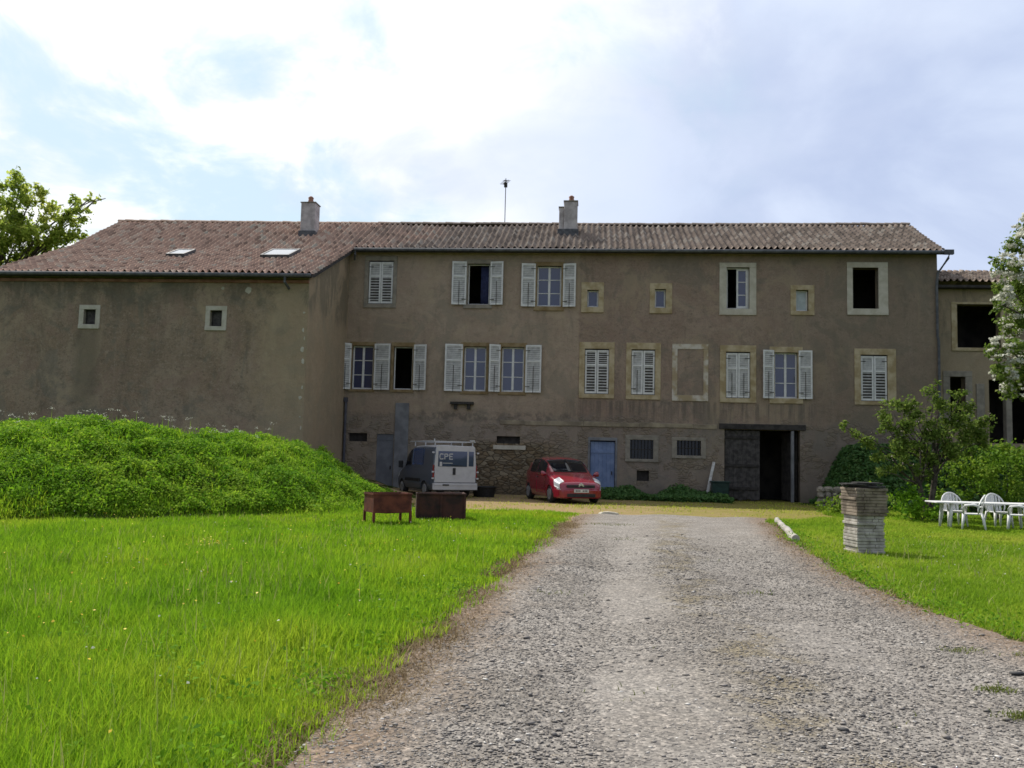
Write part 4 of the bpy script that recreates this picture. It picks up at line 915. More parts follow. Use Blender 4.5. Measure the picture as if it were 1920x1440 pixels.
o = obj('retaining_wall', rw, M['greyst'], None, label='low rubble stone wall holding the ivy bank right of the barn door', category='stone wall'); o.location = W(12.55, -3.3, -.1); o.rotation_euler.z = R(-PSI + 8)

# ================================================================== vegetation
def leaves(name, P, size, Nrm, rnd, mat, parent=None, aspect=.55, **k):
    n = len(P); Nrm = Nrm / (np.linalg.norm(Nrm, axis=1, keepdims=True) + 1e-9)
    t = np.cross(Nrm, rng.normal(size=(n, 3))); t /= np.linalg.norm(t, axis=1, keepdims=True) + 1e-9; b_ = np.cross(Nrm, t); s = size[:, None]
    V = np.stack([P - t * s * .5, P + b_ * s * aspect * .5 + Nrm * s * .1, P + t * s * .5 - Nrm * s * .08, P - b_ * s * aspect * .5 + Nrm * s * .1], 1).reshape(-1, 3)
    return np_mesh(name, V, np.arange(4 * n).reshape(-1, 4), mat=mat, parent=parent, rnd=np.repeat(rnd, 4), **k)
def clump_points(cl, per_m3, shell=.45, squash=.85):
    """leaf positions for clumps (x,y,z,r): lumpy, denser towards the outside"""
    P = []; Nn = []
    for x, y, z, r in cl:
        n = int(per_m3 * r ** 2.4 * 4); dd = rng.normal(size=(n, 3)); dd /= np.linalg.norm(dd, axis=1, keepdims=True)
        rad = r * rng.uniform(0, 1, n) ** shell; lump = 1 + .28 * np.sin(dd[:, 0] * 5 + x * 3) * np.sin(dd[:, 1] * 5 + y) + .2 * np.sin(dd[:, 2] * 7 + z * 2)
        p = dd * (rad * lump)[:, None] * [1, 1, squash] + [x, y, z]; P.append(p); Nn.append(dd * .7 + rng.normal(size=(n, 3)) * .7 + [0, 0, .35])
    return np.concatenate(P), np.concatenate(Nn)
def sub_clumps(cl, n, f=.5, rs=(.3, .5), seed=1):
    r_ = random.Random(seed); out = []
    for x, y, z, r in cl:
        for _ in range(n):
            a = r_.uniform(0, 6.283); e = math.asin(r_.uniform(-.8, 1)); k = r * r_.uniform(f, 1)
            out.append((x + math.cos(a) * math.cos(e) * k, y + math.sin(a) * math.cos(e) * k, z + math.sin(e) * k * .9, r * r_.uniform(*rs)))
    return out
M['bark'] = pmat('bark', (.045, .036, .028), (.11, .092, .072), 6, .95, .6, 25)
M['lf_shrub'] = leafmat('shrub_leaf', (.07, .125, .02), (.15, .23, .035), (.28, .33, .08), .46, .85)
M['lf_light'] = leafmat('bright_leaf', (.08, .17, .014), (.15, .27, .02), (.26, .35, .04), .42, .8)
M['lf_tree'] = leafmat('tree_leaf', (.20, .29, .04), (.36, .45, .07), (.56, .58, .13), .68, .85)
M['lf_dark'] = leafmat('ivy_leaf', (.04, .105, .025), (.07, .16, .035), (.12, .20, .05), .3)
M['lf_weed'] = leafmat('weed_leaf', (.085, .21, .010), (.185, .36, .018), (.32, .46, .04), .47, .9)
M['blossom'] = leafmat('blossom', (.55, .56, .45), (.68, .68, .58), (.78, .77, .7), .45, .8)
M['pinkish'] = leafmat('shrub_blossom', (.28, .22, .19), (.36, .30, .26), (.42, .38, .33), .2, .8)
M['grass'] = leafmat('grass_blade', (.13, .28, .010), (.225, .40, .016), (.36, .47, .03), .48, .9)
M['lawn'] = leafmat('lawn_blade', (.15, .28, .014), (.25, .39, .022), (.42, .46, .06), .47, .9)
M['tuft'] = leafmat('drive_tuft', (.09, .13, .02), (.15, .17, .035), (.22, .19, .07), .35, .9)
M['straw'] = leafmat('dry_grass', (.13, .085, .04), (.22, .155, .08), (.32, .25, .14), .2, .9)
M['shade_grass'] = leafmat('rank_grass', (.02, .06, .02), (.035, .09, .025), (.06, .12, .03), .3)

def tree_wood(name, mat, parent, limbs):
    mb = MB()
    for pts, r0, r1 in limbs:
        n = len(pts); mb.tube(pts, [r0 + (r1 - r0) * (k / (n - 1)) ** .8 for k in range(n)], 8)
    return obj(name, mb, mat, parent, smooth=True)
def limb_to(base, tip, k=5, sag=.1, seed=0):
    r_ = random.Random(seed); b_, t_ = Vector(base), Vector(tip); L = (t_ - b_).length
    return [b_ + (t_ - b_) * (i / k) + Vector((r_.uniform(-1, 1), r_.uniform(-1, 1), r_.uniform(-.4, .4))) * L * .05 * (1 if 0 < i < k else 0) + Vector((0, 0, math.sin(i / k * math.pi) * L * sag)) for i in range(k + 1)]
def px3(px, py, Yd):          # a point seen in the photograph, at its real distance
    v = cam.matrix_world.to_3x3() @ Vector(((px - 960) / 1650, (720 - py) / 1650, -1)); return Vector((0, 0, 1.65)) + v * (Yd / v.y)

# ---- tall tree behind the left end of the house
tr = thing('leafy_tree', 'tall yellow-green tree rising behind the left end of the tiled wing roof', 'tree', (-28.2, 47, 0))
def rel(pts, o): return [(x - o[0], y - o[1], z - o[2], r) for x, y, z, r in pts]
cl = []
for px_, py_, Yd, r in ((40, 345, 46.5, .75), (20, 372, 47, 1.0), (66, 365, 46, .7), (-25, 380, 47, 1.4), (30, 410, 46.5, 1.25), (85, 400, 46.5, .8), (70, 440, 46, 1.3), (10, 450, 46, 1.5), (120, 445, 46.5, .9), (-50, 440, 47.5, 1.8), (140, 380, 46.5, .5), (152, 405, 46.5, .75), (170, 372, 46.3, .35), (130, 415, 46.5, .65), (185, 371, 46.3, .22), (148, 440, 46.5, .7), (-40, 520, 47, 2), (15, 500, 47, 1.4), (-120, 480, 48, 2.2), (-20, 600, 47, 1.6), (60, 480, 47.5, 1.2)):
    p = px3(px_, py_, Yd); cl.append((p.x, p.y, p.z, r))
P, Nn = clump_points(sub_clumps(rel(cl, tr.location), 10, .4, (.3, .5), 3), 190, .8)
leaves('crown', P, rng.uniform(.13, .27, len(P)), Nn, np.clip(rng.normal(.5, .22, len(P)) + .25 * wob(P[:, 0], P[:, 2], 1.4, 7), 0, 1), M['lf_tree'], tr)
lb = [([(0, 0, -.3), (.1, 0, 3), (-.1, .1, 6.5), (.2, 0, 10), (.5, -.2, 13.5)], .34, .06)]
for i, (x, y, z, r) in enumerate(rel(cl, tr.location)): lb.append((limb_to((0, 0, max(3, min(z * .7, 9))), (x, y, z), 5, .05, i), .11, .025))
p = px3(198, 372, 46.3) - tr.location; lb.append(([Vector(px3(150, 400, 46.4) - tr.location), Vector(px3(176, 378, 46.3) - tr.location), p], .05, .02))
tree_wood('trunk', M['bark'], tr, lb)
tr2 = thing('leafy_tree', 'darker bush-like tree low at the left picture edge beside the wing wall', 'tree', (-26.0, 41, 0))
cl = [(-.3, 0, 3.6, 1.2), (.4, .4, 5.2, 1.1), (-.9, .4, 6.4, 1.3), (.2, 0, 2.2, 1.2)]
P, Nn = clump_points(sub_clumps(cl, 7, .4, (.4, .6), 5), 100, .6); leaves('crown', P, rng.uniform(.14, .28, len(P)), Nn, np.clip(rng.normal(.4, .22, len(P)), 0, 1), M['lf_shrub'], tr2)
tree_wood('trunk', M['bark'], tr2, [([(0, 0, -.3), (.1, 0, 2), (0, .2, 5.5)], .16, .04)] + [(limb_to((0, 0, 1.5), c[:3], 4, .05, i), .06, .02) for i, c in enumerate(cl)])

# ---- white-flowering tree at the right edge
tf = thing('flowering_tree', 'tree covered in white blossom hanging in from the right picture edge', 'tree', (18.3, 27.6, 0))
cl = []
for px_, py_, Yd, r in ((1935, 425, 26.5, .5), (1915, 470, 26.2, .55), (1890, 505, 26, .5), (1945, 520, 26.5, .9), (1905, 555, 26, .6), (1880, 572, 25.8, .3), (1910, 605, 26.2, .5), (1950, 620, 26.6, 1.0), (1890, 650, 25.9, .45), (1872, 668, 25.8, .3), (1905, 690, 26, .55), (1880, 705, 25.8, .35), (1925, 730, 26.2, .6), (1900, 735, 26.0, .3), (1960, 700, 26.5, .9), (2000, 560, 27, 1.4), (2020, 450, 27, 1.3), (2000, 700, 27, 1.2)):
    p = px3(px_, py_, Yd); cl.append((p.x, p.y, p.z, r))
cl = rel(cl, tf.location); s1 = sub_clumps(cl, 6, .4, (.35, .6), 8)
P, Nn = clump_points(s1, 520, .6); leaves('crown', P, rng.uniform(.08, .17, len(P)), Nn, np.clip(rng.normal(.45, .22, len(P)), 0, 1), M['lf_shrub'], tf)
s2 = sub_clumps(cl, 16, .8, (.2, .32), 9); P, Nn = clump_points([(x, y, z + .08, r) for x, y, z, r in s2], 900, .6, .45)
leaves('blossom', P, rng.uniform(.06, .11, len(P)), Nn, rng.uniform(0, 1, len(P)), M['blossom'], tf, .9)
lb = [([(0, 0, -.2), (-.1, 0, 2), (-.3, -.2, 4.5), (-.2, -.3, 7.5)], .2, .05)] + [(limb_to((-.2, -.1, max(2, c[2] * .72)), c[:3], 5, .04, i), .07, .018) for i, c in enumerate(cl)]
tree_wood('trunk', M['bark'], tf, lb)

# ---- spreading shrub tree behind the table
so = Vector((13.2, 28.0, 0)); st_ = thing('spreading_shrub', 'spreading multi-stemmed shrub with pinkish flower tips left of the white table', 'shrub', so)
cl = []
for px_, py_, Yd, r in ((1585, 800, 28, .22), (1605, 815, 28, .28), (1630, 835, 28, .36), (1652, 856, 27.9, .34), (1672, 770, 28.3, .42), (1690, 800, 28, .5), (1660, 800, 28.2, .3), (1720, 780, 28.2, .55), (1700, 835, 27.8, .55), (1740, 825, 28, .7), (1690, 870, 27.6, .45), (1765, 765, 28.4, .5), (1745, 735, 28.4, .25), (1755, 718, 28.4, .14), (1790, 790, 28.3, .6), (1810, 765, 28.5, .4), (1820, 810, 28.2, .55), (1845, 800, 28.4, .4), (1790, 840, 28, .6), (1750, 870, 27.8, .5), (1850, 830, 28.2, .35), (1800, 740, 28.6, .3), (1700, 760, 28.4, .3), (1725, 890, 27.7, .3), (1655, 885, 27.6, .25)):
    p = px3(px_, py_, Yd) - so; cl.append((p.x, p.y, p.z, r))
s1 = sub_clumps(cl, 6, .3, (.35, .62), 18)
P, Nn = clump_points(s1, 600, .6); leaves('crown', P, rng.uniform(.07, .15, len(P)), Nn, np.clip(rng.normal(.45, .25, len(P)), 0, 1), M['lf_shrub'], st_)
P, Nn = clump_points([(x, y - .1, z + .12, r) for x, y, z, r in sub_clumps(cl, 4, .85, (.09, .15), 19)], 700, .6); leaves('blossom', P, rng.uniform(.03, .06, len(P)), Nn, rng.uniform(0, 1, len(P)), M['pinkish'], st_, .9)
lb = []
f1 = px3(1722, 905, 27.8) - so; f2 = px3(1752, 890, 28) - so; f3 = px3(1760, 860, 28.2) - so
lb += [([Vector((.05, 0, -.2)), Vector((-.02, 0, .4)), f1, px3(1700, 860, 27.8) - so], .13, .05), ([Vector((.1, 0, -.2)), Vector((.15, .05, .6)), f2, px3(1750, 830, 28.1) - so], .10, .04), ([Vector((.1, 0, .3)), Vector((.3, .1, 1)), f3, px3(1790, 810, 28.3) - so], .08, .03)]
for i, c in enumerate(cl): lb.append((limb_to((f1, f2, f3)[i % 3] * .9, c[:3], 5, .05, i), .035, .010))
tree_wood('stem', M['bark'], st_, lb)
def bush(name, label, cat, loc, cl, per, mat, size, seed, mean=.5):
    b_ = thing(name, label, cat, loc)
    P, Nn = clump_points(sub_clumps(cl, 10, .45, (.3, .5), seed), per * 3.6, .6)
    P[:, 2] = np.maximum(P[:, 2], .02)
    leaves('foliage', P, rng.uniform(*size, len(P)), Nn, np.clip(rng.normal(mean, .22, len(P)) + .2 * wob(P[:, 0], P[:, 2], 3, seed), 0, 1), mat, b_)
    tree_wood('stem', M['bark'], b_, [(limb_to((rng.uniform(-.15, .15), rng.uniform(-.1, .1), -.1), c[:3], 4, .05, i + seed), .03, .008) for i, c in enumerate(cl)])
    return b_
bush('light_bush', 'bright green rounded bush filling the right edge behind the white chairs', 'bush', (16.1, 29.2, height(16.1, 29.2)), [(-1.7, 0, .7, .7), (-1.0, -.2, 1.2, .85), (-.3, 0, 1.6, .9), (.5, .1, 1.9, 1.0), (1.3, 0, 1.7, 1.1), (-.6, -.5, .6, .8), (.5, -.5, .8, .9), (1.5, -.4, .8, 1), (-1.6, .3, 1.5, .5), (-1.3, .2, 1.9, .35)], 62, M['lf_light'], (.08, .17), 23)
bush('low_bush', 'low dark tangle of weeds around the foot of the spreading shrub', 'bush', (12.55, 26.9, 0), [(-.5, 0, .2, .45), (.1, 0, .35, .55), (.6, 0, .3, .5), (-.15, .4, .6, .5), (1.0, .3, .2, .4)], 110, M['lf_weed'], (.07, .15), 27, .3)
bush('yellowish_bush', 'yellowish green tuft of bush between the pillar and the spreading shrub', 'bush', (11.6, 29.3, 0), [(-.4, 0, .35, .5), (.3, 0, .5, .55), (-.9, .2, .3, .4), (.8, .1, .4, .5)], 80, M['lf_light'], (.07, .14), 29, .6)

# ---- ivy bank right of the barn door, weeds along the wall foot (ground cover)
def scatter(n, f):
    return f(rng.uniform(size=n), rng.uniform(size=n))
def cover(name, label, cat, U0, U1, V0, V1, n, hfun, mat, size, **k):
    u = rng.uniform(U0, U1, n); v = rng.uniform(V0, V1, n); c_, s_ = math.cos(R(PSI)), math.sin(R(PSI)); x = u * c_ + v * s_; y = OY - u * s_ + v * c_
    hh = hfun(u, v) * rng.uniform(0, 1, n) ** .7; keep = (hh > .005) & ~((u > 12) & (u < 14.1) & (v < -3.0)); x, y, hh = x[keep], y[keep], hh[keep]; n = len(x)
    P = np.stack([x, y, height(x, y) + hh], 1); Nn = rng.normal(size=(n, 3)) * .6 + [0, -.5, .6]
    return leaves(name, P, rng.uniform(*size, n), Nn, np.clip(rng.normal(.45, .25, n), 0, 1), mat, None, .7, label=label, category=cat, kind='stuff', **k)
cover('ivy', 'dark ivy and brambles covering the shaded bank right of the barn door', 'ivy', 13.0, 21, -5.6, -.05, 26000, lambda u, v: .14 + .28 * ss((u - 13.1) / .8) * (.6 + .5 * wob(u, v, 1.7, 50)), M['lf_dark'], (.09, .2))
cover('weeds', 'shaded dark green weeds growing along the foot of the facade', 'weeds', 3.6, 9.4, -3.2, -.08, 11000, lambda u, v: np.clip((.22 + .7 * ss((v + 2.2) / 2.0) * (.55 + .55 * wob(u, v * .4, 1.5, 51)) * (.35 + .65 * ss((u - 4.6) / 1.2) * (1 - .65 * ss((u - 7.4) / 1)))), .05, 1) * (v > -2.6 - .4 * wob(u, 0 * u, 2, 52)), M['lf_dark'], (.07, .17))

# ---- grass
def blades(name, x, y, h, wd, lean, rnd, mat, **k):
    n = len(x); a = rng.uniform(0, 6.283, n); d_ = np.stack([np.cos(a), np.sin(a), 0 * a], 1); pp = np.stack([-np.sin(a), np.cos(a), 0 * a], 1) * (wd / 2)[:, None]
    b_ = np.stack([x, y, height(x, y) - .01], 1); up = np.array([0, 0, 1.0]); H = h[:, None]; Ln = (lean * h)[:, None]
    mid = b_ + up * H * .55 + d_ * Ln * .35; tip = b_ + up * H * (1 - .12 * lean[:, None]) + d_ * Ln
    V = np.stack([b_ - pp, b_ + pp, mid - pp * .8, mid + pp * .8, tip], 1).reshape(-1, 3); i = np.arange(n)[:, None] * 5
    return np_mesh(name, V, i + np.array([[0, 1, 3, 2]]), i + np.array([[2, 3, 4]]), mat=mat, rnd=np.repeat(rnd, 5), kind='stuff', **k)
def band(y0, y1, dens, left):
    ext = .63 * y1 + 4.5
    n = int(dens * (y1 - y0) * ((ext - 1) if left else ext)); yy_ = rng.uniform(y0, y1, n)
    return (rng.uniform(-ext, 2.4, n) if left else rng.uniform(4, ext, n)), yy_
X_, Y_, H_, W_ = [], [], [], []
for y0, y1, dn, wd in ((3.6, 6, 5600, .007), (6, 9, 3400, .009), (9, 13, 2000, .012), (13, 18, 1250, .016), (18, 27, 800, .021)):
    x, y = band(y0, y1, dn, True); ed = XL(y) - .08 + .22 * wob(x, y, 2.6, 60) + .12 * wob(x, y, 6.5, 59) - x; k = (ed > rng.uniform(-.12, .5, len(x))) & (x > -.63 * y - 3.5) & (height(x, y) < .55)
    x, y, ed = x[k], y[k], ed[k]; hh = (1 - .5 * ss((y - 15) / 6)) * (.13 + .10 * ss(ed / 1.6) + .05 * wob(x, y, 1.3, 61) + .04 * wob(x, y, 3.5, 62)) * rng.uniform(.55, 1.25, len(x))
    X_.append(x); Y_.append(y); H_.append(np.maximum(hh, .04)); W_.append(np.full(len(x), wd) * rng.uniform(.7, 1.3, len(x)))
x, y, h, wd = map(np.concatenate, (X_, Y_, H_, W_)); pat = .5 + .30 * wob(x, y, .9, 63) + .18 * wob(x, y, 3, 64)
blades('meadow_grass', x, y, h, wd, rng.uniform(.1, .75, len(x)), np.clip(pat + rng.normal(0, .16, len(x)), 0, 1), M['grass'], label='long bright green meadow grass left of the drive', category='grass')
X_, Y_, H_, W_ = [], [], [], []
for y0, y1, dn, wd in ((6, 10, 3400, .008), (10, 14, 2300, .011), (14, 19, 1500, .015), (19, 27, 1000, .020), (27, 38, 500, .026)):
    x, y = band(y0, y1, dn, False); edge = np.where(y < 26, XR(y) + .12, np.interp(y, [26, 28, 32, 36], [8.4, 10.3, 11.2, 12.4])); ed = x - edge - .22 * wob(x, y, 2.2, 66); k = (ed > rng.uniform(-.05, .3, len(x))) & (x < .63 * y + 4.2)
    u, v = to_uv(x, y); k &= (v < -3.5)
    x, y, ed = x[k], y[k], ed[k]; hh = (.07 + .03 * wob(x, y, 1.1, 67) + .05 * np.clip(wob(x, y, 2.2, 68), 0, 1)) * rng.uniform(.5, 1.4, len(x))
    X_.append(x); Y_.append(y); H_.append(np.maximum(hh, .03)); W_.append(np.full(len(x), wd) * rng.uniform(.7, 1.3, len(x)))
x, y, h, wd = map(np.concatenate, (X_, Y_, H_, W_)); pat = .5 + .3 * wob(x, y, .8, 69) + .2 * wob(x, y, 2.6, 70)
blades('lawn_grass', x, y, h, wd, rng.uniform(.2, .9, len(x)), np.clip(pat + rng.normal(0, .18, len(x)), 0, 1), M['lawn'], label='shorter yellow-green lawn grass right of the drive', category='grass')
# dry grass on the verge of the drive and thin grass on the yard
n = 75000; y = 3.6 + 21 * rng.uniform(size=n) ** 1.5; x = XL(y) + .22 * ss((10 - y) / 5) + rng.normal(0, .16, n) * (1 + .9 * ss((9 - y) / 5)) + .14 * wob(y, 0 * y, 2.3, 71); k = rng.uniform(size=n) < np.clip(.62 + .6 * wob(x, y, 2.2, 72) - (y - 6) * .02, .05, 1); x, y = x[k], y[k]
n2_ = 9000; y2 = rng.uniform(6, 24, n2_); x2 = XR(y2) + rng.normal(-.05, .16, n2_)
x = np.concatenate([x, x2]); y = np.concatenate([y, y2]); n = len(x)
blades('dry_verge', x, y, rng.uniform(.03, .11, n), .006 + .0007 * y, rng.uniform(.6, 1.6, n), rng.uniform(0, 1, n), M['straw'], label='dry brownish grass along both edges of the gravel', category='dry grass')
n = 60000; x = rng.uniform(-3.5, 12.5, n); y = rng.uniform(24.5, 38, n); u, v = to_uv(x, y)
k = (rng.uniform(size=n) < np.clip(.02 + .05 * (x + 1) / 6 + .3 * wob(x, y, 1.2, 73), .02, .7)) & (v < -.3) & (y > 26.3 + .4 * wob(x, 0 * x, 2, 74)); x, y = x[k], y[k]; n = len(x)
blades('yard_grass', x, y, rng.uniform(.03, .1, n), np.full(n, .026), rng.uniform(.3, 1, n), np.clip(rng.normal(.95, .2, n), 0, 1), M['lawn'], label='thin patchy grass on the earth of the yard', category='grass')
# tufts growing on the drive
TUFTS = ((3.98, 7.86, .17, 110), (3.57, 6.52, .15, 120), (3.35, 5.87, .13, 120), (4.5, 7.7, .15, 130), (1.9, 7.7, .3, 40), (2.9, 14.5, .4, 50), (3.0, 11, .3, 40), (2.7, 18, .6, 70), (2.5, 22, .7, 90), (.55, 10.6, .2, 30), (1.0, 6.2, .3, 20), (2.4, 5.6, .3, 20))
tx, ty = [], []
for cx, cy, r_, m_ in TUFTS:
    tx.append(cx + rng.normal(0, r_ * .55, m_)); ty.append(cy + rng.normal(0, r_ * .35, m_))
x = np.concatenate(tx); y = np.concatenate(ty); n = len(x)
o = blades('drive_tufts', x, y, rng.uniform(.02, .05, n), .005 + .0005 * y, rng.uniform(.6, 1.6, n), np.clip(rng.normal(.3, .2, n), 0, 1), M['tuft'], label='small green tufts growing through the gravel', category='grass'); o.location.z = .06
# weeds on the mound
n = 400000; x = rng.uniform(-22, -3.4, n); y = rng.uniform(15, 31, n); hz = height(x, y); u, v = to_uv(x, y); k = (hz > .12) & (x > -.66 * y - 1.5) & (v < -7) & (y < np.interp(x, [-40, -13, -10.5, -8.1, -5, -3.8], [15.5, 17, 18.2, 20.5, 23.4, 26]) + 9.5); x, y = x[k], y[k]; n = len(x)
cl_ = .5 + .5 * wob(x, y, 1.5, 80); hh = (.05 + .42 * np.clip(cl_, 0, 1) * ss(.45 + .8 * wob(x, y, 3.4, 81))) * rng.uniform(.05, 1, n) ** .7
P = np.stack([x + rng.normal(0, .04, n), y + rng.normal(0, .04, n), height(x, y) + hh], 1)
leaves('mound_weeds', P, rng.uniform(.04, .10, n), rng.normal(size=(n, 3)) * .55 + [0, -.25, .8], np.clip(.5 + .4 * wob(x, y, 1.3, 82) + .2 * wob(x, y, 4, 83) + rng.normal(0, .25, n), 0, 1), M['lf_weed'], None, .6, label='leafy bright green weeds covering the earth mound', category='weeds', kind='stuff')
n = 26000; x = rng.uniform(-22, -3.4, n); y = rng.uniform(15, 31, n); hz = height(x, y); u, v = to_uv(x, y); k = (hz > .1) & (x > -.66 * y - 1.5) & (v < -7); x, y = x[k], y[k]; n = len(x)
blades('mound_grass', x, y, rng.uniform(.1, .32, n), np.full(n, .018), rng.uniform(.2, .9, n), np.clip(rng.normal(.45, .25, n), 0, 1), M['grass'], label='grass between the weeds of the mound', category='grass')
# white umbels along the crest and the wild flowers in the grass
n = 60; cx = rng.uniform(-15.5, -7.5, n); yb = np.interp(cx, [-13, -10.5, -8.1, -5], [17, 18.2, 20.5, 23.4]); cy = yb + rng.uniform(5.2, 8, n); hz = height(cx, cy) + rng.uniform(.25, .55, n)
P = np.concatenate([np.stack([cx[i] + rng.normal(0, .055, 14), cy[i] + rng.normal(0, .055, 14), hz[i] + rng.normal(0, .018, 14)], 1) for i in range(n)])
leaves('umbel_flowers', P, rng.uniform(.016, .034, len(P)), rng.normal(size=(len(P), 3)) * .5 + [0, -.3, 1], rng.uniform(0, 1, len(P)), M['blossom'], None, .9, label='white umbel flowers standing along the crest of the mound', category='flowers', kind='stuff')
blades('umbel_stalks', cx, cy, hz - height(cx, cy), np.full(n, .014), rng.uniform(0, .15, n), rng.uniform(.2, .7, n), M['grass'], label='thin green stalks of the white umbels on the crest', category='stalks')
M['yellow'] = leafmat('buttercup', (.6, .42, .01), (.7, .52, .02), (.75, .6, .04), .2)
n = 260; y = 4.5 + 18 * rng.uniform(size=n) ** .8; x = XL(y) - .8 - rng.uniform(0, 1, n) * (.6 * y); P = np.stack([x, y, height(x, y) + rng.uniform(.2, .3, n)], 1)
P2 = np.stack([-4.55 + rng.normal(0, .12, 26), 13.6 + rng.normal(0, .12, 26), .27 + rng.normal(0, .03, 26)], 1); P = np.concatenate([P, P2])
leaves('buttercups', P, rng.uniform(.016, .032, len(P)), rng.normal(size=(len(P), 3)) * .4 + [0, -.4, 1], rng.uniform(0, 1, len(P)), M['yellow'], None, .9, label='small yellow buttercups scattered in the grass', category='flowers', kind='stuff')
n = 190; y = rng.uniform(5, 22, n); sd_ = rng.uniform(size=n) < .5; x = np.where(sd_, XL(y) - .6 - rng.uniform(0, 1, n) * .6 * y, XR(y) + .4 + rng.uniform(0, 1, n) * 5); P = np.stack([x, y, height(x, y) + np.where(sd_, rng.uniform(.14, .28, n), rng.uniform(.05, .11, n))], 1)
leaves('daisies', P, rng.uniform(.015, .035, n), rng.normal(size=(n, 3)) * .4 + [0, -.4, 1], rng.uniform(0, 1, n), M['blossom'], None, .9, label='tiny white daisies scattered in the grass', category='flowers', kind='stuff')

# ---- loose stones on the drive
m, q, b, _ = newmat('loose_stone'); a_ = q.new('ShaderNodeAttribute', attribute_name='rnd').outputs['Fac']
q.put(b.inputs['Base Color'], q.ramp(a_, [(0, (.05, .05, .052)), (.08, (.16, .15, .14)), (.45, (.255, .23, .205)), (.8, (.33, .30, .268)), (.95, (.47, .44, .40)), (1, (.68, .65, .6))])); b.inputs['Roughness'].default_value = .9; b.inputs['Specular IOR Level'].default_value = .2
n = 130000; y = 3.8 + 16 * rng.uniform(size=n) ** 1.9; t_ = rng.uniform(-.02, 1.02, n); x = XL(y) + (XR(y) - XL(y)) * t_ + .03
keep = rng.uniform(size=n) < np.where((np.abs(t_ - .30) < .1) | (np.abs(t_ - .70) < .1), .85, 1) * np.clip((20.5 - y) / 7, 0, 1); x, y, t_ = x[keep], y[keep], t_[keep]; n = len(x)
bmp = .03 * np.exp(-((t_ - .47) / .12) ** 2) - .02 * np.exp(-((t_ - .27) / .08) ** 2) - .02 * np.exp(-((t_ - .72) / .08) ** 2)
z = .06 + bmp + .012 * wob(x, y, 1.5, 5) - .016 * (np.abs(t_ * 2 - 1) ** 6)
rad = np.exp(rng.normal(math.log(.0062), .42, n)) * (1 + .015 * y); rad[:220] *= 2.6
octv = np.array([(1, 0, 0), (.3, .95, 0), (-.8, .6, 0), (-.8, -.6, 0), (.3, -.95, 0), (.1, 0, .75), (0, 0, -.6)])
tri = np.array([(0, 1, 5), (1, 2, 5), (2, 3, 5), (3, 4, 5), (4, 0, 5), (1, 0, 6), (2, 1, 6), (3, 2, 6), (4, 3, 6), (0, 4, 6)])
an = rng.uniform(0, 6.283, n); ca, sa = np.cos(an)[:, None], np.sin(an)[:, None]
vv = octv[None] * rng.uniform(.65, 1.3, (n, 7, 3)) * rad[:, None, None] * np.stack([rng.uniform(.8, 1.5, n), rng.uniform(.7, 1.1, n), rng.uniform(.25, .5, n)], 1)[:, None, :]
V = np.stack([vv[:, :, 0] * ca - vv[:, :, 1] * sa + x[:, None], vv[:, :, 0] * sa + vv[:, :, 1] * ca + y[:, None], vv[:, :, 2] + (z + rad * .25)[:, None]], 2).reshape(-1, 3)
rn = np.clip(rng.beta(1.9, 2.1, n), 0, 1); rn[rng.uniform(size=n) < .03] = .99; rn[:220] = rng.choice([.01, .02, .05, .3, .5, .6], 220)
np_mesh('gravel_stones', V, None, (np.arange(n)[:, None, None] * 7 + tri[None]).reshape(-1, 3), mat=m, rnd=np.repeat(rn, 7), label='loose grey stones lying on the gravel drive', category='gravel', kind='stuff')
# broad-leaved weeds along the lawn edge and in the meadow
cx, cy = [], []
for i in range(95):
    y_ = rng.uniform(7, 24); cx.append(XR(y_) + rng.uniform(.05, .5)); cy.append(y_)
for i in range(110):
    y_ = 4.2 + 15 * rng.uniform() ** 1.3; cx.append(XL(y_) - .25 - rng.uniform() ** 2 * .5 * y_); cy.append(y_)
P = []; H = []
for i, (a, b_) in enumerate(zip(cx, cy)):
    m_ = int(rng.integers(14, 44)); rd = rng.uniform(.05, .16); hgt = rng.uniform(.06, .2) * (1 if i < 95 else 1.35)
    px_ = a + rng.normal(0, rd, m_); py_ = b_ + rng.normal(0, rd, m_); P.append(np.stack([px_, py_, height(px_, py_) + .02 + hgt * rng.uniform(.1, 1, m_)], 1))
P = np.concatenate(P)
leaves('broadleaf_weeds', P, rng.uniform(.022, .055, len(P)), rng.normal(size=(len(P), 3)) * .55 + [0, -.2, .8], np.clip(rng.normal(.35, .25, len(P)), 0, 1), M['lf_weed'], None, .6, label='clumps of broad-leaved weeds along the grass edges', category='weeds', kind='stuff')
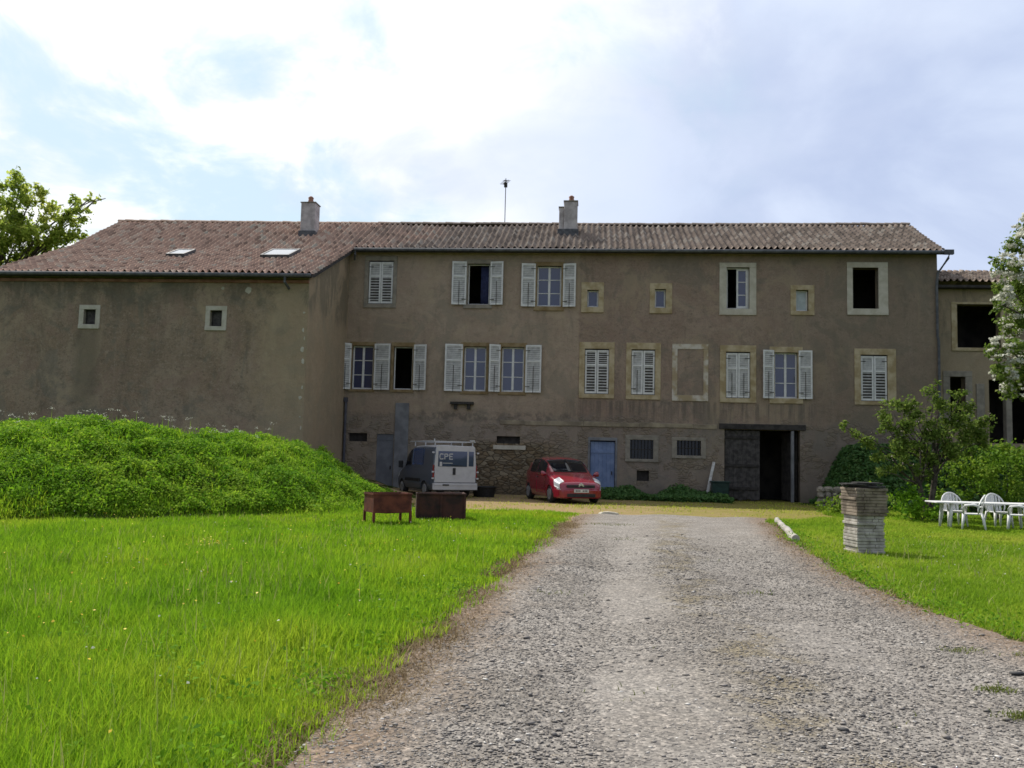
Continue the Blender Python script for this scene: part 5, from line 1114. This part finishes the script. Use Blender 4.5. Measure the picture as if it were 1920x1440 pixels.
# taller nettles and docks standing out of the mound cover
P = []; rn = []
cx = rng.uniform(-20, -4.2, 420); yb = np.interp(cx, [-40, -13, -10.5, -8.1, -5, -3.8], [15.5, 17.0, 18.2, 20.5, 23.4, 26]); cy = yb + rng.uniform(.1, 8.5, 420)
for a, b_ in zip(cx, cy):
    m_ = int(rng.integers(25, 80)); rd = rng.uniform(.08, .26); hgt = rng.uniform(.15, .5) * (1 if b_ < np.interp(a, [-13, -5], [22, 28]) else .65); tone = rng.choice([.05, .2, .5, .85])
    px_ = a + rng.normal(0, rd, m_); py_ = b_ + rng.normal(0, rd, m_); P.append(np.stack([px_, py_, height(px_, py_) + hgt * rng.uniform(0, 1, m_) * np.exp(-((px_ - a)**2 + (py_ - b_)**2) / (2 * rd * rd))], 1)); rn.append(np.clip(tone + rng.normal(0, .12, m_), 0, 1))
P = np.concatenate(P); rn = np.concatenate(rn)
leaves('nettles', P, rng.uniform(.06, .15, len(P)), rng.normal(size=(len(P), 3)) * .55 + [0, -.3, .7], rn, M['lf_weed'], None, .5, label='taller nettle clumps standing out of the mound cover', category='weeds', kind='stuff')
# seed stalks and bleached blades among the meadow grass
n = 5000; y = 4 + 18 * rng.uniform(size=n) ** 1.2; x = XL(y) - .25 - rng.uniform(0, 1, n) ** .9 * (.62 * y + 1); k = (height(x, y) < .4) & (rng.uniform(size=n) < np.clip(.45 + .7 * wob(x, y, 1.1, 90), .05, 1)); x, y = x[k], y[k]; n = len(x)
blades('seed_stalks', x, y, (1 - .45 * ss((y - 14) / 6)) * rng.uniform(.2, .42, n), .0035 + .0008 * y, rng.uniform(.05, .5, n), np.clip(rng.normal(.55, .3, n), 0, 1), leafmat('seed_stalk', (.20, .30, .04), (.31, .38, .08), (.42, .40, .15), .35, .9), label='thin pale seed stalks standing among the meadow grass', category='grass')
n = 2600; y = 4 + 15 * rng.uniform(size=n) ** 1.2; x = XR(y) + .2 + rng.uniform(0, 1, n) * 6; hh = rng.uniform(.08, .2, n)
blades('lawn_stalks', x, y, hh, .004 + .0008 * y, rng.uniform(.1, .7, n), np.clip(rng.normal(.6, .3, n), 0, 1), bpy.data.materials['seed_stalk'], label='pale seed stalks in the lawn right of the drive', category='grass')
